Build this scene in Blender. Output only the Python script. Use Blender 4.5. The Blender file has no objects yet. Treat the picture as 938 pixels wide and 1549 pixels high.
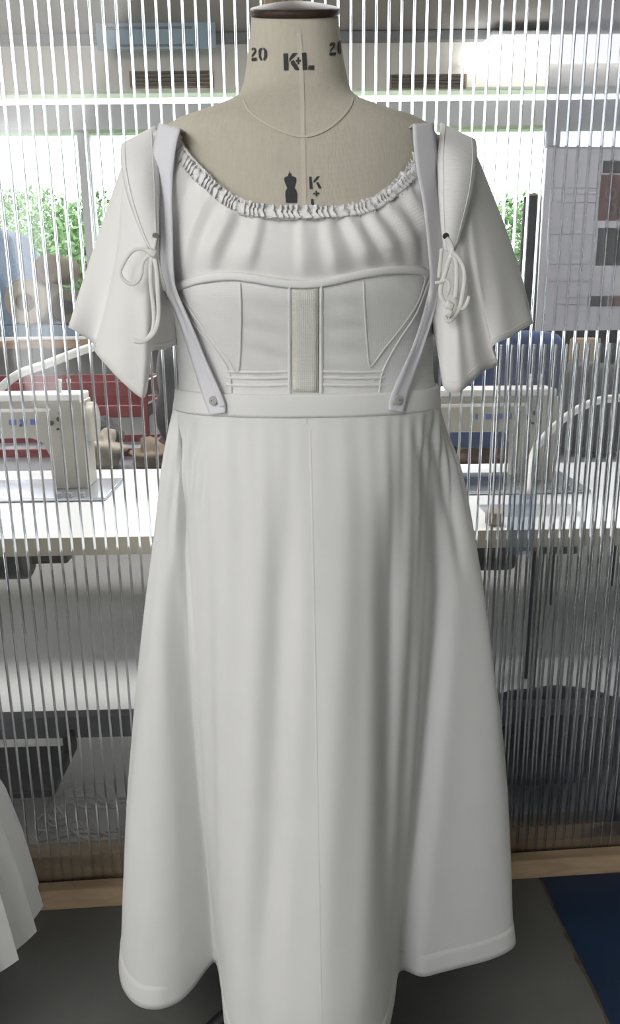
import bpy, bmesh, math, random
import numpy as np
from mathutils import Vector, Matrix
random.seed(7)
R = math.radians
# ------------------------------------------------------------------ camera, world, lights, exposure
F_PX, W_PX, H_PX = 1165.0, 938.0, 1549.0
CAM = Vector((0, 0, 1.2)); PITCH = R(15.0); ROLL = R(0.55)
sc = bpy.context.scene
cd = bpy.data.cameras.new('camera'); cam = bpy.data.objects.new('camera', cd)
sc.collection.objects.link(cam); sc.camera = cam
cd.sensor_fit = 'VERTICAL'; cd.sensor_height = 24.0; cd.lens = 24.0 * F_PX / H_PX
cd.clip_start = 0.02; cd.clip_end = 200
CM = Matrix.Rotation(R(90) - PITCH, 3, 'X') @ Matrix.Rotation(-ROLL, 3, 'Z')
cam.matrix_world = Matrix.Translation(CAM) @ CM.to_4x4()

world = bpy.data.worlds.new('world'); sc.world = world; world.use_nodes = True
bg = world.node_tree.nodes['Background']
bg.inputs[0].default_value = (0.97, 0.985, 1.0, 1); bg.inputs[1].default_value = 6.0

def area_light(name, loc, target, sx, sy, power, col=(1, 1, 1)):
    l = bpy.data.lights.new(name, 'AREA'); l.shape = 'RECTANGLE'; l.size = sx; l.size_y = sy
    l.energy = power; l.color = col
    o = bpy.data.objects.new(name, l); sc.collection.objects.link(o); o.location = loc
    o.rotation_euler = (Vector(target) - Vector(loc)).to_track_quat('-Z', 'Y').to_euler()
    return o
area_light('added_soft_light_front', (-1.15, -0.3, 2.40), (0, 1.0, 0.8), 2.0, 1.5, 40, (1.0, 0.985, 0.96))  # added out-of-view soft light for the dress, not a ceiling fitting
area_light('added_fill_workroom', (0.0, 2.3, 2.42), (0.0, 2.3, 0), 2.6, 0.5, 52, (1.0, 0.98, 0.95))  # added unseen fill that lifts the tabletops and back wall, no fitting there
sc.view_settings.view_transform = 'Standard'; sc.view_settings.look = 'None'
sc.view_settings.exposure = 0.15; sc.view_settings.gamma = 1.0
sc.view_settings.use_curve_mapping = False
sc.cycles.max_bounces = 16; sc.cycles.transparent_max_bounces = 32
sc.cycles.transmission_bounces = 12; sc.cycles.caustics_refractive = True
sc.cycles.use_denoising = True

# ------------------------------------------------------------------ pixel -> world helpers
def ray(px, py):
    return (CM @ Vector((px - W_PX / 2, -(py - H_PX / 2), -F_PX))).normalized()
def P(px, py, Y):                       # point of the world plane y = Y
    d = ray(px, py); return CAM + d * (Y / d.y)
def PZ(px, py, z):                      # point of the world plane z = z
    d = ray(px, py); return CAM + d * ((z - CAM.z) / d.z)

# ------------------------------------------------------------------ materials
MATS = {}
def nodes_of(m):
    m.use_nodes = True; return m.node_tree.nodes, m.node_tree.links
def mat(name, col, rough=0.6, metal=0.0, var=0.0, vscale=6.0, bump=0.0, bscale=200.0, sheen=0.0, spec=0.5,
        stretch=(1, 1, 1), weave=0.0, wscale=600.0, emit=None, trans=0.0, coat=0.0):
    m = bpy.data.materials.new(name); n, l = nodes_of(m); b = n['Principled BSDF']
    b.inputs['Base Color'].default_value = (*col, 1); b.inputs['Roughness'].default_value = rough
    b.inputs['Metallic'].default_value = metal; b.inputs['Specular IOR Level'].default_value = spec
    b.inputs['Sheen Weight'].default_value = sheen; b.inputs['Coat Weight'].default_value = coat
    b.inputs['Transmission Weight'].default_value = trans
    tc = n.new('ShaderNodeTexCoord'); mp = n.new('ShaderNodeMapping'); l.new(tc.outputs['Object'], mp.inputs[0])
    mp.inputs['Scale'].default_value = stretch
    if var > 0:
        t = n.new('ShaderNodeTexNoise'); t.inputs['Scale'].default_value = vscale; t.inputs['Detail'].default_value = 6
        l.new(mp.outputs[0], t.inputs['Vector'])
        r = n.new('ShaderNodeValToRGB')
        r.color_ramp.elements[0].position = 0.3; r.color_ramp.elements[1].position = 0.7
        r.color_ramp.elements[0].color = (*[max(0, c * (1 - var)) for c in col], 1)
        r.color_ramp.elements[1].color = (*[min(1, c * (1 + var)) for c in col], 1)
        l.new(t.outputs['Fac'], r.inputs[0]); l.new(r.outputs[0], b.inputs['Base Color'])
    h = None
    if bump > 0:
        t = n.new('ShaderNodeTexNoise'); t.inputs['Scale'].default_value = bscale; t.inputs['Detail'].default_value = 4
        l.new(mp.outputs[0], t.inputs['Vector'])
        bp = n.new('ShaderNodeBump'); bp.inputs['Strength'].default_value = bump; bp.inputs['Distance'].default_value = 0.002
        l.new(t.outputs['Fac'], bp.inputs['Height']); l.new(bp.outputs[0], b.inputs['Normal']); h = bp
    if weave > 0:
        add = n.new('ShaderNodeMath'); add.operation = 'ADD'
        for i, d in enumerate('XZ'):
            w = n.new('ShaderNodeTexWave'); w.bands_direction = d; w.inputs['Scale'].default_value = wscale / 6.283
            w.inputs['Distortion'].default_value = 0.6; w.inputs['Detail'].default_value = 1
            l.new(tc.outputs['Object'], w.inputs['Vector']); l.new(w.outputs['Fac'], add.inputs[i])
        bp = n.new('ShaderNodeBump'); bp.inputs['Strength'].default_value = weave; bp.inputs['Distance'].default_value = 0.0012
        l.new(add.outputs[0], bp.inputs['Height'])
        if h: l.new(h.outputs[0], bp.inputs['Normal'])
        l.new(bp.outputs[0], b.inputs['Normal'])
    if emit:
        b.inputs['Emission Color'].default_value = (*col, 1); b.inputs['Emission Strength'].default_value = emit
    MATS[name] = m; return m

mat('cotton', (0.80, 0.80, 0.79), 0.92, sheen=0.15, bump=0.12, bscale=60, spec=0.2, var=0.012, vscale=20)
mat('lawn', (0.83, 0.82, 0.805), 0.92, sheen=0.15, bump=0.15, bscale=90, spec=0.2)
mat('waffle', (0.82, 0.815, 0.805), 0.9, sheen=0.1, bump=0.25, bscale=70, spec=0.2, weave=0.18, wscale=900, stretch=(1, 1, 2.5))
mat('seersucker', (0.82, 0.815, 0.805), 0.9, sheen=0.1, bump=0.3, bscale=80, spec=0.2, weave=0.07, wscale=900, stretch=(1, 1, 2.5))
mat('binding', (0.83, 0.825, 0.82), 0.85, bump=0.15, bscale=150, spec=0.25)
mat('busk', (0.80, 0.785, 0.735), 0.9, weave=0.38, wscale=800, spec=0.2)
mat('lavender_twill', (0.74, 0.735, 0.775), 0.8, bump=0.1, bscale=300, spec=0.25)
mat('tape_ribbon', (0.83, 0.825, 0.79), 0.85, spec=0.2)
mat('lace', (0.85, 0.84, 0.84), 0.9, bump=0.6, bscale=500, spec=0.2)
mat('linen', (0.585, 0.545, 0.455), 0.9, var=0.035, vscale=220, bump=0.2, bscale=400, weave=0.25, wscale=2400, stretch=(1, 1, 0.12), spec=0.2)
mat('linen_seam', (0.63, 0.59, 0.50), 0.9, bump=0.2, bscale=500, spec=0.2)
mat('stencil_ink', (0.045, 0.047, 0.05), 0.8, var=0.25, vscale=600)
mat('cap_wood', (0.05, 0.034, 0.024), 0.45, var=0.35, vscale=30, stretch=(1, 4, 4), spec=0.2)
mat('black_metal', (0.012, 0.012, 0.013), 0.4)
mat('shell_button', (0.45, 0.44, 0.42), 0.3)
mat('brass_dark', (0.08, 0.075, 0.06), 0.35, metal=0.7)
mat('pine', (0.47, 0.34, 0.215), 0.7, var=0.16, vscale=9, stretch=(1.2, 8, 8), bump=0.15, bscale=60)
mat('pine_post', (0.47, 0.34, 0.20), 0.7, var=0.2, vscale=9, stretch=(10, 10, 0.8), bump=0.15, bscale=60)
mat('grey_paint', (0.14, 0.14, 0.13), 0.5, var=0.14, vscale=3.5, bump=0.1, bscale=30)
mat('blue_paint', (0.008, 0.028, 0.075), 0.45, var=0.25, vscale=5, bump=0.1, bscale=30)
mat('bare_edge', (0.10, 0.075, 0.045), 0.8, var=0.4, vscale=40)
mat('vinyl_floor', (0.66, 0.66, 0.65), 0.3, var=0.06, vscale=3)
mat('plaster', (0.86, 0.84, 0.77), 0.9, var=0.04, vscale=2, bump=0.1, bscale=40)
mat('grey_wall', (0.30, 0.30, 0.295), 0.9, var=0.04, vscale=2)
mat('ceiling_grey', (0.33, 0.32, 0.305), 0.9, var=0.05, vscale=1.5)
mat('white_frame', (0.62, 0.64, 0.66), 0.5)
mat('sill_wood', (0.33, 0.21, 0.12), 0.55, var=0.2, vscale=8, stretch=(1, 8, 8))
mat('laminate', (0.82, 0.83, 0.83), 0.28)
mat('table_edge', (0.60, 0.55, 0.43), 0.5)
mat('machine_cream', (0.43, 0.41, 0.35), 0.35)
mat('machine_white', (0.78, 0.77, 0.74), 0.3)
mat('bed_steel', (0.55, 0.60, 0.66), 0.18, metal=0.7)
mat('blue_print', (0.10, 0.15, 0.42), 0.5)
mat('steel_grey', (0.25, 0.26, 0.28), 0.4, metal=0.5)
mat('dark_iron', (0.03, 0.032, 0.035), 0.5)
mat('white_cable', (0.6, 0.6, 0.58), 0.5)
mat('red_plastic', (0.16, 0.003, 0.007), 0.4)
mat('navy_cloth', (0.035, 0.055, 0.14), 0.95, var=0.2, vscale=30, sheen=0.2)
mat('brown_seat', (0.20, 0.12, 0.085), 0.8, var=0.2, vscale=20)
mat('charcoal_cloth', (0.03, 0.032, 0.037), 0.9, var=0.3, vscale=20, sheen=0.2)
mat('tan_cloth', (0.22, 0.17, 0.12), 0.95, var=0.15, vscale=20)
mat('cream_cloth', (0.40, 0.36, 0.29), 0.95, var=0.1, vscale=20)
mat('khaki_cloth', (0.14, 0.12, 0.09), 0.95, var=0.2, vscale=20)
mat('white_box', (0.62, 0.68, 0.75), 0.5)
mat('cardboard', (0.34, 0.27, 0.20), 0.85, var=0.1, vscale=20)
mat('sky_blue_paint', (0.38, 0.52, 0.63), 0.5)
mat('grey_line', (0.24, 0.25, 0.26), 0.6)
mat('white_tube', (0.72, 0.72, 0.70), 0.4)
mat('leaf', (0.075, 0.17, 0.04), 0.6, var=0.45, vscale=3)
mat('bark', (0.09, 0.065, 0.045), 0.9, var=0.3, vscale=20)
mat('grass', (0.10, 0.19, 0.04), 0.9, var=0.3, vscale=4)
mat('van_paint', (0.03, 0.042, 0.065), 0.7, spec=0.1)
mat('van_glass', (0.015, 0.015, 0.015), 0.5, spec=0.1)
mat('lamp_diffuser', (1.0, 0.99, 0.96), 0.5, emit=3.0)
mat('paper_red', (0.46, 0.32, 0.31), 0.8)
mat('paper_grey', (0.28, 0.28, 0.29), 0.8)
mat('paper_ring', (0.45, 0.43, 0.45), 0.8)

def thin_sheet(name, tint, haze, gloss, rough, hazecol=(0.75, 0.76, 0.78), transl=0.5, lines=False):
    m = bpy.data.materials.new(name); n, l = nodes_of(m); n.remove(n['Principled BSDF']); out = n['Material Output']
    tr = n.new('ShaderNodeBsdfTransparent'); tr.inputs[0].default_value = (*tint, 1)
    df = n.new('ShaderNodeBsdfDiffuse'); df.inputs[0].default_value = (*hazecol, 1)
    tl = n.new('ShaderNodeBsdfTranslucent'); tl.inputs[0].default_value = (*hazecol, 1)
    m0 = n.new('ShaderNodeMixShader'); m0.inputs[0].default_value = transl; l.new(df.outputs[0], m0.inputs[1]); l.new(tl.outputs[0], m0.inputs[2])
    m1 = n.new('ShaderNodeMixShader'); m1.inputs[0].default_value = haze; l.new(tr.outputs[0], m1.inputs[1]); l.new(m0.outputs[0], m1.inputs[2])
    gl = n.new('ShaderNodeBsdfGlossy'); gl.inputs['Roughness'].default_value = rough
    fr = n.new('ShaderNodeFresnel'); fr.inputs[0].default_value = 1.45
    mu = n.new('ShaderNodeMath'); mu.operation = 'MULTIPLY'; mu.inputs[1].default_value = gloss; l.new(fr.outputs[0], mu.inputs[0])
    m2 = n.new('ShaderNodeMixShader'); l.new(mu.outputs[0], m2.inputs[0]); l.new(m1.outputs[0], m2.inputs[1]); l.new(gl.outputs[0], m2.inputs[2])
    l.new(m2.outputs[0], out.inputs[0]); MATS[name] = m; return m
thin_sheet('clear_skin', (0.985, 0.987, 0.99), 0.008, 0.5, 0.08)
thin_sheet('window_glass', (0.97, 0.98, 0.98), 0.01, 0.7, 0.01)
thin_sheet('poly_film', (0.85, 0.85, 0.88), 0.38, 0.8, 0.15, (0.55, 0.55, 0.58), 0.35)
thin_sheet('poster_paper', (0.8, 0.8, 0.8), 0.88, 0.3, 0.3, (0.62, 0.61, 0.64), 0.55)
thin_sheet('blue_tape', (0.86, 0.90, 0.94), 0.16, 0.5, 0.2, (0.5, 0.56, 0.62), 0.4)
def rib_mat():
    m = bpy.data.materials.new('rib_plastic'); n, l = nodes_of(m); n.remove(n['Principled BSDF']); out = n['Material Output']
    g = n.new('ShaderNodeBsdfGlass'); g.inputs['Roughness'].default_value = 0.13; g.inputs['IOR'].default_value = 1.18
    g.inputs['Color'].default_value = (0.96, 0.97, 0.98, 1)
    d = n.new('ShaderNodeBsdfTranslucent'); d.inputs[0].default_value = (0.8, 0.82, 0.85, 1)
    x = n.new('ShaderNodeMixShader'); x.inputs[0].default_value = 0.04
    l.new(g.outputs[0], x.inputs[1]); l.new(d.outputs[0], x.inputs[2])
    q = n.new('ShaderNodeBsdfGlossy'); q.inputs['Roughness'].default_value = 0.06
    y = n.new('ShaderNodeMixShader'); y.inputs[0].default_value = 0.06
    l.new(x.outputs[0], y.inputs[1]); l.new(q.outputs[0], y.inputs[2]); l.new(y.outputs[0], out.inputs[0])
    MATS['rib_plastic'] = m
rib_mat()

# ------------------------------------------------------------------ object helpers
C = sc.collection
ORG = {}
def org(o):
    return ORG.get(o.name, Vector((0, 0, 0))) if o else Vector((0, 0, 0))
def tag(o, label=None, cat=None, group=None, kind=None):
    if label: o['label'] = label
    if cat: o['category'] = cat
    if group: o['group'] = group
    if kind: o['kind'] = kind
    return o
def thing(name, loc, label, cat, group=None):
    o = bpy.data.objects.new(name, None); C.objects.link(o); o.location = loc; o.empty_display_size = 0.05
    ORG[o.name] = Vector(loc); return tag(o, label, cat, group)
def mesh(name, verts, faces, m, parent=None, smooth=True, thick=0.0, offset=0.0, bevel=0.0, sub=0, label=None):
    base = org(parent); me = bpy.data.meshes.new(name)
    me.from_pydata([tuple(Vector(v) - base) for v in verts], [], faces)
    bm = bmesh.new(); bm.from_mesh(me); bmesh.ops.remove_doubles(bm, verts=bm.verts, dist=1e-6)
    bmesh.ops.recalc_face_normals(bm, faces=bm.faces); bm.to_mesh(me); bm.free(); me.update()
    if smooth: me.polygons.foreach_set('use_smooth', [True] * len(me.polygons))
    me.materials.append(MATS[m]); o = bpy.data.objects.new(name, me); C.objects.link(o)
    ORG[o.name] = base
    if parent: o.parent = parent
    if sub: s = o.modifiers.new('sub', 'SUBSURF'); s.levels = sub; s.render_levels = sub
    if thick: s = o.modifiers.new('sol', 'SOLIDIFY'); s.thickness = thick; s.offset = offset
    if bevel: s = o.modifiers.new('bev', 'BEVEL'); s.width = bevel; s.segments = 2; s.limit_method = 'ANGLE'
    if label: o['label'] = label
    return o
BOXF = [(0, 3, 2, 1), (4, 5, 6, 7), (0, 1, 5, 4), (1, 2, 6, 5), (2, 3, 7, 6), (3, 0, 4, 7)]
class Frame:                             # a yawed frame on the ground: origin + s along, d away from the camera
    def __init__(s, ox, oy, yaw): s.o = Vector((ox, oy, 0)); s.u = Vector((math.cos(yaw), math.sin(yaw), 0)); s.n = Vector((-math.sin(yaw), math.cos(yaw), 0))
    def __call__(s, a, d, z): return s.o + s.u * a + s.n * d + Vector((0, 0, z))
WORLD = Frame(0, 0, 0)
def box(name, fr, a0, a1, d0, d1, z0, z1, m, parent=None, bevel=0.0, label=None):
    v = [fr(a, d, z) for z in (z0, z1) for a, d in ((a0, d0), (a1, d0), (a1, d1), (a0, d1))]
    return mesh(name, v, BOXF, m, parent, smooth=False, bevel=bevel, label=label)
def prism(name, fr, pts, d0, d1, m, parent=None, bevel=0.0, smooth=False):   # outline (a, z) pushed from d0 to d1
    n = len(pts); v = [fr(a, d0, z) for a, z in pts] + [fr(a, d1, z) for a, z in pts]
    f = [tuple(range(n)), tuple(range(2 * n - 1, n - 1, -1))] + [(i, (i + 1) % n, n + (i + 1) % n, n + i) for i in range(n)]
    return mesh(name, v, f, m, parent, smooth=smooth, bevel=bevel)
def cyl_between(p0, p1, r0, r1=None, seg=16):
    r1 = r0 if r1 is None else r1; p0, p1 = Vector(p0), Vector(p1); ax = (p1 - p0).normalized()
    u = ax.orthogonal().normalized(); w = ax.cross(u); v = []
    for p, r in ((p0, r0), (p1, r1)):
        v += [p + (u * math.cos(2 * math.pi * i / seg) + w * math.sin(2 * math.pi * i / seg)) * r for i in range(seg)]
    f = [(i, (i + 1) % seg, seg + (i + 1) % seg, seg + i) for i in range(seg)] + [tuple(range(seg - 1, -1, -1)), tuple(range(seg, 2 * seg))]
    return v, f
def cyl(name, p0, p1, r0, m, parent=None, r1=None, seg=16, bevel=0.0, smooth=True, label=None):
    v, f = cyl_between(p0, p1, r0, r1, seg); o = mesh(name, v, f, m, parent, smooth=False, bevel=bevel, label=label)
    if smooth:
        for p in o.data.polygons: p.use_smooth = len(p.vertices) == 4
    return o
def smooth_path(pts, n):
    pts = [Vector(p) for p in pts]; out = []
    e = [pts[0] * 2 - pts[1]] + pts + [pts[-1] * 2 - pts[-2]]
    for i in range(len(pts) - 1):
        a, b, c, d = e[i:i + 4]
        for k in range(n):
            t = k / n
            out.append(0.5 * ((2 * b) + (c - a) * t + (2 * a - 5 * b + 4 * c - d) * t * t + (3 * b - a - 3 * c + d) * t ** 3))
    out.append(pts[-1]); return out
def tube(name, pts, r, m, parent=None, n=6, seg=8, flat=1.0, closed=False, label=None):
    p = smooth_path(pts, n); v, f = [], []; L = len(p)
    for i in range(L):
        t = (p[min(i + 1, L - 1)] - p[max(i - 1, 0)]).normalized()
        s = t.cross(Vector((0, 1, 0)))
        s = s.normalized() if s.length > 1e-4 else Vector((1, 0, 0)); w = t.cross(s).normalized()
        for k in range(seg):
            a = 2 * math.pi * k / seg; v.append(p[i] + s * (math.cos(a) * r) + w * (math.sin(a) * r * flat))
    for i in range(L - 1):
        for k in range(seg): f.append((i * seg + k, i * seg + (k + 1) % seg, (i + 1) * seg + (k + 1) % seg, (i + 1) * seg + k))
    f += [tuple(range(seg - 1, -1, -1)), tuple(range((L - 1) * seg, L * seg))]
    return mesh(name, v, f, m, parent, label=label)
def grid_faces(nu, nv, closed=False):    # nu columns (around), nv rows
    f = []
    for j in range(nv - 1):
        for i in range(nu if closed else nu - 1):
            i2 = (i + 1) % nu; f.append((j * nu + i, j * nu + i2, (j + 1) * nu + i2, (j + 1) * nu + i))
    return f
def pchip(xs, ys):
    xs = np.array(xs, float); ys = np.array(ys, float); h = np.diff(xs); dl = np.diff(ys) / h; d = np.zeros(len(xs))
    d[0], d[-1] = dl[0], dl[-1]
    for i in range(1, len(xs) - 1):
        d[i] = 0 if dl[i - 1] * dl[i] <= 0 else 2 * dl[i - 1] * dl[i] / (dl[i - 1] + dl[i])
    def g(x):
        x = min(max(x, xs[0]), xs[-1]); i = min(int(np.searchsorted(xs, x, 'right')) - 1, len(xs) - 2)
        t = (x - xs[i]) / h[i]; t2, t3 = t * t, t ** 3
        return float((2 * t3 - 3 * t2 + 1) * ys[i] + (t3 - 2 * t2 + t) * h[i] * d[i] + (-2 * t3 + 3 * t2) * ys[i + 1] + (t3 - t2) * h[i] * d[i + 1])
    return g

# ================================================================== THE SETTING
YW = 1.395; PAR = Frame(0, YW, R(4.4))      # partition
TAB = Frame(0, 1.51, R(1.6))                # sewing tables
WIN_Y = 4.2; Z_CEIL = P(469, 50, WIN_Y).z
def structure(o): o['kind'] = 'structure'; return o
fl = structure(box('floor', WORLD, -4, 4, -3.5, 1.46, -0.1, 0.0, 'grey_paint'))
structure(box('floor_workroom', WORLD, -4, 4, 1.4602, WIN_Y + 0.2, -0.1, 0.0, 'vinyl_floor'))
# blue painted field with its worn edge, children of the floor
A = PZ(818, 1334, 0); B = PZ(920, 1549, 0); dirv = (B - A).normalized(); B2 = A + dirv * 1.6
A0 = A - dirv * 0.01
zt = 0.0015
mesh('blue_paint_field', [(A0.x, A0.y, zt), (B2.x, B2.y, zt), (3.5, B2.y, zt), (3.5, A0.y + 0.21, zt)] +
     [(A0.x, A0.y, -.001), (B2.x, B2.y, -.001), (3.5, B2.y, -.001), (3.5, A0.y + 0.21, -.001)], BOXF, 'blue_paint', fl, smooth=False, label='dark blue painted floor area')
nrm = Vector((-dirv.y, dirv.x, 0)); ev = []
for i in range(60):
    q = A0 + dirv * (1.6 * i / 59); w = 0.004 + 0.005 * random.random()
    ev += [q - nrm * w * random.random(), q + nrm * w * 0.6]
mesh('worn_paint_edge', [(p.x, p.y, 0.0022) for p in ev], [(2 * i, 2 * i + 1, 2 * i + 3, 2 * i + 2) for i in range(59)], 'bare_edge', fl, smooth=False)
structure(box('ceiling', WORLD, -4, 4, -3.5, WIN_Y + 0.15, Z_CEIL, Z_CEIL + 0.1, 'ceiling_grey'))
structure(box('wall_left', WORLD, -4.1, -4, -3.5, WIN_Y, 0, Z_CEIL, 'plaster'))
structure(box('wall_right', WORLD, 4, 4.1, -3.5, WIN_Y, 0, Z_CEIL, 'plaster'))
def zat(py, Y=WIN_Y, px=469): return P(px, py, Y).z
z_sill = zat(507); z_head = zat(194); z_t0 = zat(156); z_t1 = zat(134)
wb = structure(box('wall_back', WORLD, -4, 4, WIN_Y, WIN_Y + 0.15, 0, z_sill, 'grey_wall'))
structure(box('wall_back_upper', WORLD, -4, 4, WIN_Y, WIN_Y + 0.15, z_t1, Z_CEIL, 'plaster'))
structure(box('trim_1', WORLD, -4, 4, WIN_Y - 0.02, WIN_Y + 0.13, z_head, z_t0, 'white_frame'))
structure(box('trim_2', WORLD, -4, 4, WIN_Y - 0.04, WIN_Y + 0.0, zat(66), zat(52), 'grey_line'))
structure(box('trim_3', WORLD, -4, 4, WIN_Y - 0.42, WIN_Y + 0.05, z_sill - 0.035, z_sill, 'sill_wood'))
structure(box('wall_light_block', WORLD, -4, -2.6, -3.6, -3.5, 0, Z_CEIL, 'plaster'))  # unseen walls added behind the camera to hold back daylight; their gap shapes it
structure(box('wall_light_block_right', WORLD, -1.2, 4, -3.6, -3.5, 0, Z_CEIL, 'plaster'))
structure(box('wall_light_block_lower', WORLD, -2.6, -1.2, -3.6, -3.5, 0, 0.5, 'plaster'))
wx = [-4.0, -2.75, P(127, 260, WIN_Y).x, 0.1, P(838, 260, WIN_Y).x, 2.75, 4.0]
for k in range(6):
    w = structure(thing('window_%d' % (k + 1), ((wx[k] + wx[k + 1]) / 2, WIN_Y + 0.05, z_sill), None, None))
    a0, a1 = wx[k], wx[k + 1]
    box('frame_side', WORLD, a0, a0 + 0.03, WIN_Y + 0.03, WIN_Y + 0.08, z_sill, z_head, 'white_frame', w)
    box('frame_side', WORLD, a1 - 0.03, a1, WIN_Y + 0.03, WIN_Y + 0.08, z_sill, z_head, 'white_frame', w)
    box('pane', WORLD, a0 + 0.03, a1 - 0.03, WIN_Y + 0.052, WIN_Y + 0.056, z_sill, z_head, 'window_glass', w)
    box('transom_pane', WORLD, a0, a1, WIN_Y + 0.052, WIN_Y + 0.056, z_t0, z_t1, 'window_glass', w)

# ================================================================== OUTSIDE
structure(box('ground_outside', WORLD, -14, 14, WIN_Y + 0.16, 30, -0.2, 0.0, 'grass'))
def bush(name, cx, cy, h, w, n, label, trunk=0.5, group=None):
    t = thing(name, (cx, cy, 0), label, 'tree', group)
    cyl('trunk', (cx, cy, 0), (cx, cy, h * 0.7), 0.07, 'bark', t, r1=0.03)
    v, f = [], []
    for i in range(n):
        a, b = random.uniform(0, 2 * math.pi), random.uniform(-1, 1); r = random.random() ** 0.4
        c = Vector((cx + math.cos(a) * math.sqrt(1 - b * b) * r * w, cy + math.sin(a) * math.sqrt(1 - b * b) * r * w * 0.7, h * (0.5 + trunk * 0.2) + b * r * h * (0.5 - trunk * 0.2)))
        u = Vector((random.gauss(0, 1), random.gauss(0, 1), random.gauss(0, 1))).normalized(); q = u.orthogonal().normalized(); s = random.uniform(0.03, 0.065)
        k = len(v); v += [c - u * s, c + q * s * 0.5 + u.cross(q) * s * .15, c + u * s, c - q * s * 0.5 + u.cross(q) * s * .15]; f.append((k, k + 1, k + 2, k + 3))
    o = mesh('foliage', v, f, 'leaf', t, smooth=False); o['kind'] = 'stuff'
G = 'garden trees outside the window'
for (x, y, h, w, n, lb) in ((-4.75, 9.9, 2.5, 1.1, 7000, 'green leafy tree outside the left window, furthest left'),
        (-4.3, 12.6, 3.0, 1.4, 12000, 'green leafy tree outside the left window, above the cream roll'),
        (-2.45, 9.9, 2.55, 1.0, 6500, 'green leafy tree outside the left window, nearest the sleeve'),
        (2.6, 9.6, 2.5, 0.9, 7000, 'green leafy tree outside the right window beside the sleeve')):
    bush('garden_tree', x, y, h, w, n, lb, trunk=0.2, group=G)
van = thing('parked_van', (-3.0, 7.6, 0), 'blue-grey van parked outside the left window', 'van')
VF = Frame(-3.5, 7.6, R(2))
prism('body', VF, [(-1.9, 0.35), (1.0, 0.35), (1.1, 0.5), (1.1, 1.2), (0.9, 1.4), (0.65, 1.94), (-1.8, 1.98), (-1.9, 1.85)], -0.8, 0.8, 'van_paint', van, bevel=0.05)
for a0, a1 in ((-1.75, -1.0), (-0.9, -0.15)):
    box('side_window', VF, a0, a1, -0.815, -0.79, 1.52, 1.86, 'van_glass', van, bevel=0.01)
prism('side_window', VF, [(-0.05, 1.52), (0.72, 1.52), (0.58, 1.86), (-0.05, 1.86)], -0.815, -0.79, 'van_glass', van)
for a in (-1.2, 0.55):
    cyl('wheel', VF(a, -0.84, 0.33), VF(a, -0.62, 0.33), 0.33, 'dark_iron', van, seg=24)
    cyl('wheel', VF(a, 0.62, 0.33), VF(a, 0.84, 0.33), 0.33, 'dark_iron', van, seg=24)

# ================================================================== WORKROOM BEHIND THE PARTITION
def quad_box(name, px0, px1, py0, py1, Y, depth, m, parent=None, bevel=0.0, label=None):
    a = P(px0, (py0 + py1) / 2, Y); b = P(px1, (py0 + py1) / 2, Y); c = (px0 + px1) / 2
    return box(name, WORLD, a.x, b.x, Y, Y + depth, P(c, py1, Y).z, P(c, py0, Y).z, m, parent, bevel, label)
def lumpy(name, px0, px1, py0, py1, Y, depth, m, parent=None, amp=0.02, k=3.2, zbase=None, folds=0):
    a = P(px0, (py0 + py1) / 2, Y); b = P(px1, (py0 + py1) / 2, Y); c = (px0 + px1) / 2
    z0 = P(c, py1, Y).z if zbase is None else zbase; z1 = P(c, py0, Y).z
    ctr = Vector(((a.x + b.x) / 2, Y + depth / 2, (z0 + z1) / 2)); hx, hy, hz = (b.x - a.x) / 2, depth / 2, (z1 - z0) / 2
    nu, nv = 36, 20; v = []; ph = [random.uniform(0, 6.28) for _ in range(6)]
    for j in range(nv):
        for i in range(nu):
            th = 2 * math.pi * i / nu; la = math.pi * (j / (nv - 1) - 0.5)
            d = Vector((math.cos(th) * math.cos(la), math.sin(th) * math.cos(la), math.sin(la)))
            q = (abs(d.x) ** k + abs(d.y) ** k + abs(d.z) ** k) ** (-1 / k)
            n = amp * (math.sin(5 * d.x + ph[0] + 3 * d.z) + math.sin(7 * d.z + ph[1] + 2 * d.y) + 0.6 * math.sin(11 * d.y + 8 * d.x + ph[2])) * 0.5
            if folds: n += 0.012 * math.sin(folds * d.z * 3.14 + 1.5 * math.sin(3 * d.x + ph[3]))
            p = d * q; s = max(0.0, 1 - abs(min(d.z, 0)) * 0.8)
            v.append(ctr + Vector((p.x * (hx + n * s), p.y * (hy + n * s), p.z * (hz + (n * s if d.z > 0 else 0)))))
    return mesh(name, v, grid_faces(nu, nv, True), m, parent)

# blue panel hanging under the ceiling, vents, wall lamp
t = thing('hanging_panel', P(235, 75, 4.04), 'pale blue board with grey outlines hanging under the ceiling', 'board')
quad_box('board', 146, 326, 34, 74, 4.04, 0.02, 'sky_blue_paint', t)
for y0, y1, x0, x1 in ((40, 43, 160, 290), (67, 69.5, 175, 292)):
    quad_box('outline_bar', x0, x1, y0, y1, 4.03, 0.01, 'grey_line', t)
quad_box('outline_bar', 156, 158.5, 38, 44, 4.03, 0.01, 'grey_line', t); quad_box('outline_bar', 318, 320, 44, 48, 4.03, 0.01, 'grey_line', t)
for (x0, x1, y0, y1, lb) in ((196, 322, 107, 131, 'brown slatted wall vent below the blue board'), (590, 706, 112, 133, 'brown slatted wall vent right of the mannequin neck')):
    t = thing('wall_vent', P((x0 + x1) / 2, y1, WIN_Y - .03), lb, 'vent', 'brown wall vents')
    quad_box('back_plate', x0, x1, y0, y1, WIN_Y - 0.03, 0.03, 'cardboard', t)
    n = 4
    for i in range(n):
        ya = y0 + (y1 - y0) * (i + 0.15) / n; quad_box('slat', x0 + 3, x1 - 3, ya, ya + 3, WIN_Y - 0.045, 0.016, 'khaki_cloth', t)
t = thing('wall_lamp', P(770, 88, 4.06), 'bright fluorescent lamp box high on the right back wall', 'lamp')
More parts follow.
